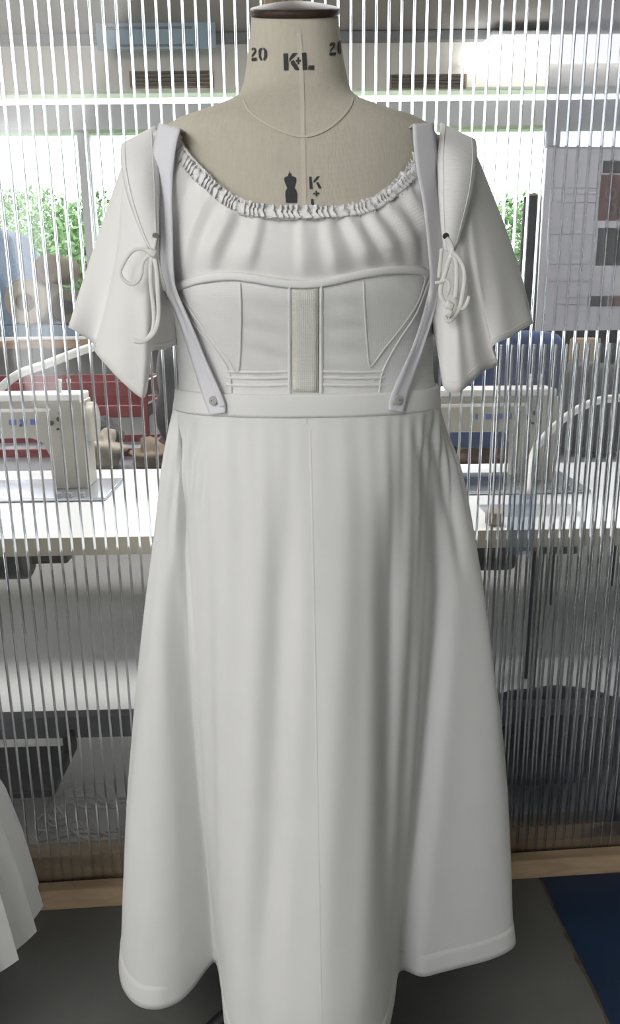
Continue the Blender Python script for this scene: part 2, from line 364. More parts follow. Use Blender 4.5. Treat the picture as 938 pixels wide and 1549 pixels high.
LF = WORLD; x0 = P(700, 86, 4.06).x; x1 = P(745, 50, 4.06).x; x2 = P(1010, 60, 4.06).x; za = P(770, 86, 4.06).z; zb = P(770, 53, 4.06).z
prism('diffuser', LF, [(x0, za), (x2, za), (x2, zb), (x1, zb)], 4.06, 4.17, 'lamp_diffuser', t)
box('housing', LF, x1, x2, 4.07, 4.19, zb, zb + 0.02, 'white_frame', t)

# rolls, boxes on the deep window sill
SY = 3.86
def fabric_roll(px, py, r, Y0, Y1, m, core, label, zrest=None):
    c = P(px, py, Y0)
    if zrest is not None: c.z = zrest + r
    t = thing('fabric_roll', (c.x, (Y0 + Y1) / 2, c.z - r), label, 'fabric roll', 'fabric rolls on the window sill')
    nu = 28; v = []; f = []
    prof = [(r * 0.18, 0.0), (r * 0.30, -0.0), (r * 0.9, 0.0), (r, 0.01), (r * 1.0, Y1 - Y0 - 0.01), (r * 0.9, Y1 - Y0), (r * .18, Y1 - Y0)]
    for rr, d in prof:
        for i in range(nu):
            a = 2 * math.pi * i / nu; w = rr * (1 + 0.03 * math.sin(2 * a + px))
            v.append((c.x + math.cos(a) * w, Y0 + d, c.z + math.sin(a) * w))
    mesh('cloth', v, grid_faces(nu, len(prof), True), m, t)
    v, ff = cyl_between((c.x, Y0 - 0.006, c.z), (c.x, Y1, c.z), r * 0.42, seg=20); mesh('core', v, ff, core, t, smooth=False)
fabric_roll(36, 440, 0.105, 3.80, 4.15, 'cream_cloth', 'khaki_cloth', 'cream fabric roll, end-on, left end of the window sill', z_sill + 0.075)
fabric_roll(100, 440, 0.08, 3.84, 4.15, 'khaki_cloth', 'charcoal_cloth', 'khaki fabric roll beside the cream roll on the sill', z_sill + 0.075)
fabric_roll(70, 385, 0.07, 3.84, 4.15, 'tan_cloth', 'khaki_cloth', 'tan fabric roll lying on top of the other rolls', z_sill + 0.262)
fabric_roll(153, 430, 0.075, 3.86, 4.15, 'khaki_cloth', 'tan_cloth', 'khaki fabric roll nearest the left sleeve', z_sill + 0.075)
b_ = tag(quad_box('storage_box', -6, 48, 480, 504, SY, 0.25, 'white_box', bevel=0.006), 'pale blue-white storage box under the cream fabric roll', 'box')
b_ = tag(quad_box('storage_box', 52, 150, 472, 504, SY - 0.02, 0.27, 'charcoal_cloth', bevel=0.01), 'black storage box under the khaki fabric rolls', 'box')
for b, z in ((bpy.data.objects['storage_box'], 0), (bpy.data.objects['storage_box.001'], 0)):
    for vv in b.data.vertices:
        vv.co.z = z_sill if vv.co.z < z_sill + 0.03 else z_sill + 0.072
c = P(800, 400, 3.95)
t = thing('cloth_roll_upright', (c.x, 3.95, z_sill), 'dark cloth roll standing upright in the right window', 'fabric roll')
cyl('cloth', (c.x, 3.95, z_sill), (c.x, 3.95, P(800, 297, 3.95).z), 0.05, 'charcoal_cloth', t, r1=0.042, seg=20, bevel=0.006)
cyl('core', (c.x, 3.95, z_sill + 0.1), (c.x, 3.95, P(800, 293, 3.95).z), 0.02, 'cardboard', t)

# low counter behind the tables, things on it
CZ = 0.70
t = thing('back_counter', (0, 2.65, 0), 'grey workroom counter behind the sewing tables', 'counter')
box('top', WORLD, -1.9, 1.9, 2.38, 2.95, CZ - 0.04, CZ, 'steel_grey', t, bevel=0.004)
for x in (-1.85, -0.3, 0.3, 1.81):
    for y in (2.42, 2.88): box('leg', WORLD, x, x + 0.04, y, y + 0.04, 0, CZ - 0.04, 'steel_grey', t)
def red_crate(px0, px1, Y, label):
    a = P(px0, 620, Y).x; b = P(px1, 620, Y).x; t = thing('red_crate', ((a + b) / 2, Y + 0.15, CZ), label, 'crate')
    for z0, z1 in ((CZ + 0.002, CZ + 0.03), (P(150, 632, Y).z, P(150, 614, Y).z), (P(150, 600, Y).z, P(150, 578, Y).z)):
        for d in (Y, Y + 0.3): box('slat', WORLD, a, b, d, d + 0.012, z0, z1, 'red_plastic', t, bevel=0.002)
        for x in (a, b - 0.012): box('slat', WORLD, x, x + 0.012, Y + 0.012, Y + 0.3, z0, z1, 'red_plastic', t)
    zt_ = P(150, 578, Y).z
    for x in (a - .003, b - 0.017):
        for d in (Y - .003, Y + 0.295): box('corner_post', WORLD, x, x + 0.02, d, d + 0.02, CZ, zt_, 'red_plastic', t)
red_crate(-70, 222, 2.62, 'red slatted crate on the counter behind the left machine')
def bundle(name, label, cat, *a, **k):
    t = lumpy(name, *a, **k); return tag(t, label, cat)
bundle('fabric_bundle', 'black fabric bundle in front of the red crate', 'fabric', 122, 176, 630, 712, 2.515, 0.10, 'charcoal_cloth', zbase=CZ, amp=0.005, folds=2)
bundle('fabric_bundle', 'cream fabric bundle right of the left machine', 'fabric', 118, 178, 658, 712, 2.39, 0.09, 'cream_cloth', zbase=CZ, amp=0.012, folds=2)
bundle('fabric_bundle', 'tan fabric bundle low beside the skirt on the left', 'fabric', 196, 262, 676, 712, 2.39, 0.12, 'tan_cloth', zbase=CZ, amp=0.012, folds=2)
bundle('work_bag', 'dark charcoal bag standing between red crate and bodice', 'bag', 228, 345, 508, 712, 2.56, 0.3, 'charcoal_cloth', zbase=CZ, amp=0.02)
bundle('work_bag', 'black bag standing right of the bodice waist', 'bag', 585, 694, 500, 705, 2.56, 0.28, 'charcoal_cloth', zbase=CZ, amp=0.02)
# navy chair standing behind the right machine
t = thing('office_chair', (P(755, 600, 2.3).x, 2.28, 0), 'navy blue upholstered chair behind the right sewing machine', 'chair')
o = lumpy('backrest', 672, 852, 502, 680, 2.24, 0.07, 'navy_cloth', t, amp=0.006, k=6)
cx = P(760, 600, 2.2).x
box('seat', WORLD, cx - 0.21, cx + 0.21, 1.98 + 0.27, 2.36, 0.46, 0.53, 'brown_seat', t, bevel=0.02)
for dx in (-0.18, 0.16):
    for y in (2.26, 2.33): cyl('leg', (cx + dx, y, 0), (cx + dx, y, 0.47), 0.012, 'dark_iron', t)
    cyl('back_support', (cx + dx * .6, 2.34, 0.5), (cx + dx * .6, 2.28, P(755, 660, 2.28).z), 0.012, 'dark_iron', t)
bundle('fabric_bundle', 'brown fabric bundle under the right machine arm', 'fabric', 686, 806, 668, 708, 2.40, 0.13, 'brown_seat', zbase=CZ, amp=0.008)
bundle('work_bag', 'dark bag on the counter at the right edge', 'bag', 852, 985, 556, 705, 2.5, 0.3, 'charcoal_cloth', zbase=CZ, amp=0.015)
tag(quad_box('cardboard_box', 862, 908, 512, 556, 2.95, 0.1, 'cardboard', bevel=0.004), 'small cardboard box above the dark bag, right edge', 'box')
bx = bpy.data.objects['cardboard_box']
t = thing('shelf_rack', (P(900, 540, 3.05).x, 3.05, 0), 'dark metal rack at the right edge holding a cardboard box', 'rack')
xa, xb = P(848, 540, 3.0).x, P(990, 540, 3.0).x; zs = P(880, 556, 2.95).z
box('shelf', WORLD, xa, xb, 2.94, 3.2, zs - 0.02, zs - 0.001, 'dark_iron', t)
box('shelf', WORLD, xa, xb, 2.96, 3.2, zs - 0.34, zs - 0.32, 'dark_iron', t)
box('back_panel', WORLD, xa, xb, 3.2, 3.215, 0.3, zs + 0.3, 'dark_iron', t)
for x in (xa, xb - 0.025):
    for y in (2.96, 3.175): box('post', WORLD, x, x + 0.025, y, y + 0.025, 0, zs + 0.3, 'dark_iron', t)
# white flexible arms
tag(tube('flexible_arm', [P(-46, 700, 2.1), P(-42, 650, 2.12), P(-25, 612, 2.12), P(0, 588, 2.12), P(28, 566, 2.12), P(70, 551, 2.12), P(108, 536, 2.12), P(140, 525, 2.12), P(172, 516, 2.12), P(196, 516, 2.12)], 0.0115, 'white_tube'), 'white bent tube arching up behind the left machine', 'tube')
tag(tube('flexible_arm', [P(990, 600, 1.86), P(938, 602, 1.86), P(905, 606, 1.86), P(872, 620, 1.86), P(845, 640, 1.86), P(823, 662, 1.86), P(806, 690, 1.84), PZ(797, 752, .766)], 0.0095, 'white_tube'), 'white bent tube arching down to the right table', 'tube')

# ------------------------------------------------------------------ sewing tables
def sewing_table(a0, a1, label, mx):
    fr = TAB; t = thing('sewing_table', fr((a0 + a1) / 2, 0.33, 0), label, 'table', 'white sewing tables')
    box('tabletop', fr, a0, a1, 0.004, 0.68, 0.712, 0.75, 'laminate', t, bevel=0.002)
    box('edge_band', fr, a0, a1, 0.0, 0.004, 0.712, 0.7495, 'table_edge', t)
    for a in (a0 + 0.08, a1 - 0.13):
        box('leg', fr, a, a + 0.05, 0.30, 0.36, 0.03, 0.712, 'machine_white', t)
        f = box('foot', fr, a, a + 0.05, 0.08, 0.6, 0.0, 0.035, 'machine_white', t)
    box('crossbar', fr, a0 + 0.13, a1 - 0.13, 0.30, 0.335, 0.115, 0.175, 'steel_grey', t)
    box('treadle', fr, mx - 0.2, mx + 0.2, 0.10, 0.30, 0.075, 0.095, 'dark_iron', t, bevel=0.006)
    for q in (-0.2, 0.18): box('treadle_bracket', fr, mx + q, mx + q + 0.02, 0.26, 0.31, 0.08, 0.14, 'dark_iron', t)
    m = cyl('motor', fr(mx - 0.12, 0.40, 0.60), fr(mx + 0.10, 0.40, 0.60), 0.075, 'dark_iron', t, seg=24, bevel=0.01)
    box('motor_mount', fr, mx - 0.05, mx + 0.03, 0.37, 0.43, 0.66, 0.712, 'dark_iron', t)
    box('control_box', fr, mx + 0.14, mx + 0.23, 0.28, 0.42, 0.60, 0.712, 'dark_iron', t, bevel=0.006)
    return t
def a_of(px, py, d):   # along-table coordinate of a pixel seen at depth offset d
    pl = TAB(0, d, 0); r_ = ray(px, py); k = (pl - CAM).dot(TAB.n) / r_.dot(TAB.n); q = CAM + r_ * k; return (q - TAB.o).dot(TAB.u), q.z
aj = 0.0
sewing_table(-1.25, aj - 0.001, 'white topped sewing table on the left of the dress', a_of(-10, 870, 0.4)[0])
sewing_table(aj + 0.001, 1.25, 'white topped sewing table on the right of the dress', a_of(715, 870, 0.4)[0])
def sewing_machine(pxr, label, Lh, py_top, py_gap):
    fr = TAB; d0, d1 = 0.40, 0.50
    ar, zt_ = a_of(pxr, py_top, d0); zg = a_of(pxr, py_gap, d0)[1]; al = ar - Lh; cw = 0.088; zb = 0.7515
    t = thing('sewing_machine', fr((ar + al) / 2, 0.42, zb), label, 'sewing machine', 'cream industrial sewing machines')
    box('bed', fr, al - 0.04, ar + 0.065, 0.30, 0.52, zb, zb + 0.008, 'bed_steel', t, bevel=0.003)
    box('needle_plate', fr, al - 0.01, al + 0.06, 0.33, 0.40, zb + 0.008, zb + 0.010, 'steel_grey', t)
    z0 = zb + 0.008
    pr = [(ar, z0), (ar, zt_ - 0.02), (ar - 0.004, zt_ - .017), (al, zt_ - .017), (al, zg - 0.03), (al + 0.055, zg - 0.03), (al + 0.06, zg), (ar - cw - 0.04, zg), (ar - cw - 0.015, zg - 0.012), (ar - cw, zg - 0.045), (ar - cw, z0)]
    prism('arm_casting', fr, pr, d0, d1, 'machine_cream', t, bevel=0.008)
    box('top_cover', fr, al + 0.004, ar - 0.002, d0 + 0.002, d1 - 0.005, zt_ - 0.018, zt_, 'machine_white', t, bevel=0.004)
    zr = zt_ - 0.038
    box('raised_ledge', fr, al + 0.07, ar - 0.075, d0 - 0.006, d0 + 0.004, zr - 0.004, zr + 0.004, 'machine_white', t, bevel=0.002)
    for k in range(4):
        w = (0.006, 0.018, 0.018, 0.014)[k]; a = ar - 0.205 + k * 0.026
        box('maker_mark', fr, a, a + w, d0 - 0.0015, d0, zr - 0.036, zr - 0.022, 'blue_print', t)
    for (da, dz, r) in ((0.075, 0.07, 0.006), (0.055, 0.06, 0.006), (0.052, 0.045, 0.004), (0.06, 0.085, 0.003), (0.15, 0.075, .003)):
        cyl('knob', fr(ar - da, d0 - 0.008, zt_ - dz), fr(ar - da, d0 + 0.002, zt_ - dz), r, 'dark_iron', t, seg=12)
    for da in (0.036, 0.058):
        cyl('thread_pin', fr(ar - da, d0 + 0.04, zt_), fr(ar - da, d0 + 0.04, zt_ + 0.026), 0.0035, 'white_tube', t)
        cyl('pin_cap', fr(ar - da, d0 + 0.04, zt_ + 0.024), fr(ar - da, d0 + 0.04, zt_ + 0.033), 0.0055, 'machine_white', t)
    cyl('handwheel', fr(ar, 0.45, zt_ - 0.075), fr(ar + 0.022, 0.45, zt_ - 0.075), 0.05, 'machine_cream', t, seg=24, bevel=0.005)
    cyl('needle_bar', fr(al + 0.028, 0.365 + d0 - .33, zg - 0.03), fr(al + 0.028, 0.365 + d0 - .33, zb + 0.03), 0.004, 'steel_grey', t)
    box('presser_foot', fr, al + 0.018, al + 0.038, 0.41, 0.44, zb + 0.010, zb + 0.03, 'steel_grey', t)
    for k, (a, w) in enumerate(((ar - 0.055, 0.014), (ar - 0.032, 0.016), (ar + 0.004, 0.01))):
        box('slide_plate_latch', fr, a, a + w, 0.302, 0.318, zb + 0.008, zb + 0.020, 'steel_grey', t, bevel=0.002)
    return t
sewing_machine(121, 'cream sewing machine on the left table, spool pins on top', 0.44, 596, 662)
sewing_machine(845, 'cream sewing machine on the right table beside the skirt', 0.42, 588, 652)
# clear plastic piece and small tin on the right table
t = thing('plastic_tray', PZ(790, 760, 0.7515), 'clear plastic tray lying on the right table', 'tray')
q0 = PZ(735, 779, .7515); q1 = PZ(872, 772, .7515)
box('base', WORLD, q0.x, q1.x, q0.y - 0.02, q0.y + 0.085, 0.752, 0.755, 'clear_skin', t); 
for y in (q0.y - 0.02, q0.y + 0.085): box('rim', WORLD, q0.x, q1.x, y, y + 0.003, 0.752, 0.775, 'clear_skin', t)
tag(cyl('thread_spool', PZ(748, 792, .7516), PZ(748, 792, .7516) + Vector((0, 0, 0.028)), 0.02, 'cardboard', bevel=0.003), 'brown thread spool on the right table edge', 'spool')
# coils of pale cable on the floor under the left table
t = thing('cable_coil', (P(130, 1260, 1.58).x, 1.60, 0.0), 'pale electric cable coiled on the floor under the left table', 'cable')
cpt = []
c0 = PZ(135, 1270, 0.02)
for i in range(70):
    a = i * 0.42; r = 0.085 + 0.028 * math.sin(i * 0.9) + 0.012 * math.sin(i * 2.3)
    cpt.append(c0 + Vector((math.cos(a) * r * 1.15, math.sin(a) * r * 0.9 + 0.05, 0.004 + 0.022 * (i / 70) + 0.012 * (1 + math.sin(i * 1.3)))))
tube('loops', cpt, 0.0035, 'white_cable', t, n=4, seg=6)
tube('tail', [cpt[0], PZ(110, 1285, 0.01), PZ(80, 1297, 0.006), PZ(50, 1310, 0.006), PZ(20, 1312, 0.006)], 0.0035, 'white_cable', t, n=4, seg=6)
bundle('floor_sack', 'dark sack on the floor under the right table', 'bag', 745, 1010, 1120, 1262, 1.72, 0.32, 'charcoal_cloth', zbase=0.0, amp=0.01)
bundle('floor_sack', 'dark sack on the floor under the left table', 'bag', 20, 330, 1190, 1250, 1.92, 0.24, 'charcoal_cloth', zbase=0.0, amp=0.01)

# ================================================================== PARTITION
S0, S1, ZTOP, PIT = -1.05, 1.05, 2.4, 0.0207
par = thing('partition_screen', PAR(0, 0, 0), 'clear ribbed plastic partition on a pine timber frame', 'partition')
box('bottom_rail', PAR, S0, S1, -0.030, -0.002, 0.0, 0.046, 'pine', par, bevel=0.002)
box('bottom_rail', PAR, S0, S1, 0.013, 0.058, 0.0, 0.095, 'pine', par, bevel=0.002)
def s_of(px, py, d=0.0):
    pl = PAR(0, d, 0); r_ = ray(px, py); k = (pl - CAM).dot(PAR.n) / r_.dot(PAR.n); q = CAM + r_ * k; return (q - PAR.o).dot(PAR.u), q.z
for px0, px1 in ((400, 423), (431, 458)):
    sa = s_of(px0, 5, 0.02)[0]; sb = s_of(px1, 5, 0.02)[0]
    box('stud', PAR, sa, sb, 0.013, 0.058, 0.095, ZTOP, 'pine_post', par, bevel=0.002)
rib_mesh = None
def panel(parent, s0, s1, d, name, phase, z0, z1):
    w = 0.0021; pn = box(name, PAR, s0, s1, d, d + 0.0006, z0, z1, 'clear_skin', parent, label='clear ribbed plastic sheet')
    box('rear_skin', PAR, s0, s1, d + 0.0104, d + 0.011, z0, z1, 'clear_skin', pn)
    n = int((s1 - s0) / PIT); first = None
    prof = []
    for i in range(14):
        a = 2 * math.pi * i / 14; prof.append((w * math.copysign(abs(math.cos(a)) ** 0.8, math.cos(a)), 0.0055 + 0.0048 * math.sin(a)))
    for k in range(n):
        sc_ = s0 + phase + k * PIT
        if sc_ > s1 - .005: break
        if first is None:
            v = [PAR(sc_ + a, d + b, z) for z in (z0, z1) for a, b in prof]; m_ = len(prof)
            first = mesh('rib', v, [(i, (i + 1) % m_, m_ + (i + 1) % m_, m_ + i) for i in range(m_)] + [tuple(range(m_ - 1, -1, -1)), tuple(range(m_, 2 * m_))], 'rib_plastic', pn)
            for p in first.data.polygons: p.use_smooth = len(p.vertices) == 4
            base_s = sc_
        else:
            o = first.copy(); C.objects.link(o); o.parent = pn; o.location = first.location + PAR.u * (sc_ - base_s)
s_ref = s_of(14, 40)[0]
ph = (s_ref - S0) % PIT
panel(par, S0, S1, 0.0, 'ribbed_sheet', ph, 0.005, ZTOP)
sp = s_of(833, 60, 0.04)[0]
off = thing('ribbed_offcut', PAR((sp + S1) / 2, 0.018, 0.1), 'second clear ribbed plastic sheet overlapping behind on the right', 'plastic sheet')
panel(off, sp - 0.07, S1, 0.0125, 'ribbed_sheet', PIT * 0.3, 0.098, s_of(870, 520, 0.0125)[1])
# film and printed poster hanging behind the sheet
def wall_quad(name, pxa, pxb, pya, pyb, d, m, parent=None, thick=0.0004, slope=0.0):
    sa = s_of(pxa, (pya + pyb) / 2, d)[0]; sb = s_of(pxb, (pya + pyb) / 2, d)[0]; zb_, zt2 = s_of(870, pyb, d)[1], s_of(870, pya, d)[1]
    return box(name, PAR, sa, sb, d, d + thick, zb_, zt2, m, parent)
fo = tag(wall_quad('plastic_film', 829, 1010, -40, 224, 0.0275, 'poly_film'), 'hazy clear plastic film hanging at the top right', 'plastic film')
po = thing('printed_poster', PAR(s_of(880, 490, .018)[0], 0.018, s_of(880, 500, 0.018)[1]), 'pale grey printed poster hanging behind the ribbed sheet', 'poster')
wall_quad('paper', 819, 1010, 222, 500, 0.0265, 'poster_paper', po)
for (xa, xb, ya, yb, m) in ((912, 960, 243, 262, 'paper_grey'), (907, 980, 264, 334, 'paper_red'), (903, 980, 345, 402, 'paper_grey'), (893, 919, 448, 464, 'paper_grey'), (921, 980, 448, 464, 'paper_red')):
    wall_quad('printed_block', xa, xb, ya, yb, 0.0255, m, po)
for yy, xb in ((284, 903), (293, 903), (306, 900), (354, 895), (399, 890), (425, 890), (450, 885), (460, 885)):
    wall_quad('printed_line', 824 + random.uniform(0, 30), xb, yy, yy + 1.2, 0.0258, 'paper_ring', po)
for yy in (293, 316):
    c_s, c_z = s_of(924, yy, 0.0250); v = []; nn = 24
    for r in (0.007, 0.0105):
        v += [PAR(c_s + math.cos(6.2832 * i / nn) * r, 0.0250, c_z + math.sin(6.2832 * i / nn) * r) for i in range(nn)]
    mesh('printed_ring', v, grid_faces(nn, 2, True), 'paper_ring', po, smooth=False)
tag(wall_quad('tape_strip', 768, 810, 745, 836, -0.002, 'blue_tape'), 'pale blue translucent tape strip stuck on the ribbed sheet', 'tape')

# ================================================================== DRESS FORM
Y0 = 1.08
KEYS = [  # (pixel row at the plane of the axis, left px, right px, front depth, back depth)
 (25, 381, 511, .054, .056), (60, 378, 515, .056, .058), (100, 374, 521, .058, .060), (130, 369, 527, .061, .064),
 (148, 362, 534, .066, .070), (160, 346, 550, .073, .078), (170, 322, 575, .080, .086), (180, 292, 605, .087, .092), (190, 262, 637, .093, .098),
 (200, 248, 650, .099, .103), (216, 239, 658, .105, .108), (245, 236, 661, .112, .114), (300, 246, 655, .122, .118), (360, 255, 650, .135, .115),
 (400, 260, 647, .143, .112), (440, 265, 645, .144, .108), (480, 272, 643, .134, .104), (520, 279, 642, .122, .10), (560, 282, 643, .113, .10),
 (592, 282, 647, .111, .102), (625, 279, 650, .115, .106), (645, 282, 648, .112, .104), (700, 290, 642, .108, .10), (800, 296, 640, .106, .10), (880, 300, 640, .10, .10)]
kz, kxc, ka, kf, kb = [], [], [], [], []
for py, xl, xr, bf, bb in KEYS[::-1]:
    l_, r_ = P(xl, py, Y0), P(xr, py, Y0)
    kz.append((l_.z + r_.z) / 2); kxc.append((l_.x + r_.x) / 2); ka.append((r_.x - l_.x) / 2); kf.append(bf); kb.append(bb)
fxc, fa, ff_, fb = pchip(kz, kxc), pchip(kz, ka), pchip(kz, kf), pchip(kz, kb)
Z_TOP, Z_BOT = kz[-1], kz[0]; EX = 2.25
def yc(z): return Y0 - 0.004
def surf(th, z, off=0.0):                # th = -90 deg faces the camera
    c, s = math.cos(th), math.sin(th); a = fa(z) + off; b = (ff_(z) if s < 0 else fb(z)) + off
    q = (abs(c) ** EX + abs(s) ** EX) ** (-1 / EX)
    return Vector((fxc(z) + a * c * q, yc(z) + b * s * q, z))
def infl(p, off):
    z = p.z; a = fa(z) + off; b = (ff_(z) if p.y < yc(z) else fb(z)) + off
    return (abs(p.x - fxc(z)) / a) ** EX + (abs(p.y - yc(z)) / b) ** EX
def hit(px, py, off=0.0):                # first point of the (inflated) form along a pixel's ray
    d = ray(px, py); best = None; n = 130; prev = None
    for i in range(n + 1):
        y = 0.84 + (1.10 - 0.84) * i / n; p = CAM + d * (y / d.y); f = infl(p, off)
        if best is None or f < best[0]: best = (f, p)
        if f < 1:
            if prev is None: return p
            lo, hi = prev, y
            for _ in range(14):
                m = (lo + hi) / 2
                if infl(CAM + d * (m / d.y), off) < 1: hi = m
                else: lo = m
            return CAM + d * (hi / d.y)
        prev = y
    return best[1]
def th_of(p):
    z = p.z; a = fa(z); b = ff_(z) if p.y < yc(z) else fb(z)
    x_, y_ = (p.x - fxc(z)) / a, (p.y - yc(z)) / b; return math.atan2(y_, x_)
def nrm_at(th, z):
    e = 1e-3; p = surf(th, z); a = surf(th + e, z) - p; b = surf(th, z + e) - p; n = a.cross(b).normalized()
    return n if n.dot(Vector((p.x - fxc(z), p.y - yc(z), 0))) > 0 else -n

base_c = Vector((fxc(Z_BOT), Y0, 0))
form = thing('dress_form', base_c, 'linen covered dress form with stencilled neck and dark wooden cap', 'dress form')
NU = 96; zs_ = [Z_BOT + (Z_TOP - Z_BOT) * j / 110 for j in range(111)]
v = [surf(2 * math.pi * i / NU, z) for z in zs_ for i in range(NU)]; f = grid_faces(NU, 111, True)
f += [tuple(range(NU - 1, -1, -1)), tuple(range(110 * NU, 111 * NU))]
# the neck top slopes forward
zn = P(469, 120, Y0).z
def lean(p):
    t_ = max(0.0, min(1.0, (p.z - zn) / (Z_TOP - zn))); t_ = t_ * t_ * (3 - 2 * t_)
    return Vector((p.x, p.y, p.z + t_ * (p.y - yc(p.z)) * 0.38))
torso = mesh('torso', [lean(p) for p in v], f, 'linen', form)
def disc_stack(name, rows, m, parent):
    vv = []; n = 64
    for (rs, dz) in rows:
        for i in range(n):
            th = 2 * math.pi * i / n; p = surf(th, Z_TOP); c = Vector((fxc(Z_TOP), yc(Z_TOP), Z_TOP))
            q = c + (p - c) * rs; vv.append(lean(Vector((q.x, q.y, Z_TOP))) + Vector((0, -dz * 0.35, dz)))
    o = mesh(name, vv, grid_faces(n, len(rows), True) + [tuple(range(n - 1, -1, -1)), tuple(range(len(vv) - n, len(vv)))], m, parent); return o
cap = disc_stack('neck_cap', [(0.97, -0.001), (1.02, 0.0), (1.035, 0.002), (1.035, 0.006), (1.015, 0.0072), (0.97, 0.008), (0.75, 0.0102), (0.5, 0.0122), (0.2, 0.0137), (0.02, 0.014)], 'cap_wood', form)
def strip(name, path, m, parent, off=0.001, n=6, cross=2, thick=0.0, width_scale=1.0, raise_mid=0.0, wav=None, lead=None):
    """path of (px, py, full width px); a band laid on the form"""
    pts = smooth_path([Vector(q) for q in path], n); L = len(pts); vv = []
    for i, q in enumerate(pts):
        t_ = pts[min(i + 1, L - 1)] - pts[max(i - 1, 0)]; t_ = Vector((t_.x, t_.y)).normalized(); nn = Vector((-t_.y, t_.x))
        for k in range(cross + 1):
            u = k / cross - 0.5; o_ = off + raise_mid * (1 - 4 * u * u)
            if wav: o_ += wav(i / (L - 1), u)
            p = hit(q.x + nn.x * u * q.z * width_scale, q.y + nn.y * u * q.z * width_scale, o_)
            vv.append(lean(p))
    if lead: vv = lead(vv, cross + 1)
    return mesh(name, vv, grid_faces(cross + 1, len(vv) // (cross + 1)), m, parent, thick=thick, offset=0.0)
def print_poly(name, pts, m, parent, off=0.0007, cuts=1):
    bm = bmesh.new(); vs = [bm.verts.new((x, y, 0)) for x, y in pts]; bm.faces.new(vs)
    bmesh.ops.triangulate(bm, faces=bm.faces); bmesh.ops.subdivide_edges(bm, edges=bm.edges, cuts=cuts, use_grid_fill=True)
    bm.verts.ensure_lookup_table(); bm.faces.ensure_lookup_table()
    vv = [lean(hit(x.co.x, x.co.y, off)) for x in bm.verts]; ff = [tuple(y.index for y in x.verts) for x in bm.faces]; bm.free()
    return mesh(name, vv, ff, m, parent, smooth=False)
strip('centre_seam', [(452, 24, 7), (455, 90, 7), (457, 150, 7), (458, 204, 6)], 'linen_seam', torso, 0.0008)
strip('centre_seam', [(458, 206, 7), (459, 250, 7), (460, 300, 7), (460, 330, 7)], 'linen_seam', torso, 0.0006)
strip('neck_seam', [(368, 150, 3), (376, 166, 3.5), (398, 184, 4), (428, 199, 4), (457, 206, 4), (487, 199, 4), (514, 180, 4), (530, 160, 3.5), (534, 147, 3)], 'linen_seam', torso, 0.0012, raise_mid=0.0006)
def zoom(pts, ox, oy, k): return [(ox + x / k, oy + y / k) for x, y in pts]
K7 = 938 / 180.
for nm, pl in (('size_number', [(106, 350), (116, 332), (118, 355), (108, 372)]), ('size_number', [(120, 330), (136, 340), (142, 365), (138, 390), (118, 425), (108, 440), (106, 420), (118, 395), (128, 375), (124, 352)]),
    ('size_number', [(106, 445), (145, 440), (146, 472), (106, 474)]),
    ('size_number', [(178, 335), (190, 332), (188, 352), (180, 370), (180, 430), (187, 452), (188, 474), (175, 465), (164, 440), (160, 365), (168, 345)]),
    ('size_number', [(198, 330), (212, 338), (226, 365), (226, 435), (216, 465), (200, 474), (199, 452), (206, 432), (205, 370), (198, 352)]),
    ('stencil_letter', [(357, 404), (392, 401), (397, 552), (362, 555)]), ('stencil_letter', [(432, 400), (468, 398), (418, 468), (405, 490), (404, 455)]),
    ('stencil_letter', [(420, 480), (440, 470), (487, 550), (450, 552), (415, 500)]), ('stencil_letter', [(468, 445), (484, 444), (486, 507), (470, 508)]),
    ('stencil_letter', [(455, 470), (469, 469), (469, 487), (456, 488)]), ('stencil_letter', [(485, 469), (497, 468), (498, 486), (485, 487)]),
    ('stencil_letter', [(503, 396), (538, 393), (545, 549), (510, 552)]), ('stencil_letter', [(556, 517), (602, 514), (600, 546), (552, 548)]),
    ('size_number', [(720, 310), (728, 280), (745, 270), (752, 300), (735, 318)]), ('size_number', [(752, 270), (766, 285), (766, 315), (750, 350), (732, 380), (722, 380), (735, 345), (750, 318)]),
    ('size_number', [(722, 392), (772, 388), (772, 420), (722, 425)]), ('size_number', [(785, 290), (795, 276), (797, 300), (797, 385), (800, 405), (788, 395), (784, 370)]),
    ('size_number', [(803, 276), (812, 290), (816, 380), (812, 405), (805, 410), (808, 385), (805, 300)])):
    print_poly(nm, zoom(pl, 360, 0, K7), 'stencil_ink', torso, 0.0012)
K8 = 938 / 120.
for nm, pl in (('stencil_figure', [(295, 150), (303, 150), (308, 172), (322, 185), (325, 203), (372, 222), (377, 240), (372, 280), (357, 330), (357, 350), (378, 375), (389, 410), (385, 520), (255, 522), (245, 420), (252, 380), (270, 350), (262, 330), (240, 280), (232, 238), (238, 222), (278, 203), (280, 185), (291, 172)]),
    ('stencil_letter', [(528, 214), (558, 212), (570, 358), (535, 360)]), ('stencil_letter', [(620, 210), (658, 204), (625, 245), (583, 290), (580, 262)]),
    ('stencil_letter', [(612, 285), (635, 275), (680, 352), (645, 356)]), ('stencil_letter', [(604, 378), (622, 378), (624, 444), (606, 446)]),
    ('stencil_letter', [(578, 404), (603, 402), (603, 422), (578, 424)]), ('stencil_letter', [(624, 402), (650, 400), (650, 420), (624, 422)]), ('stencil_letter', [(548, 478), (580, 474), (590, 600), (556, 600)])):
    print_poly(nm, zoom(pl, 400, 240, K8), 'stencil_ink', torso, 0.0009)
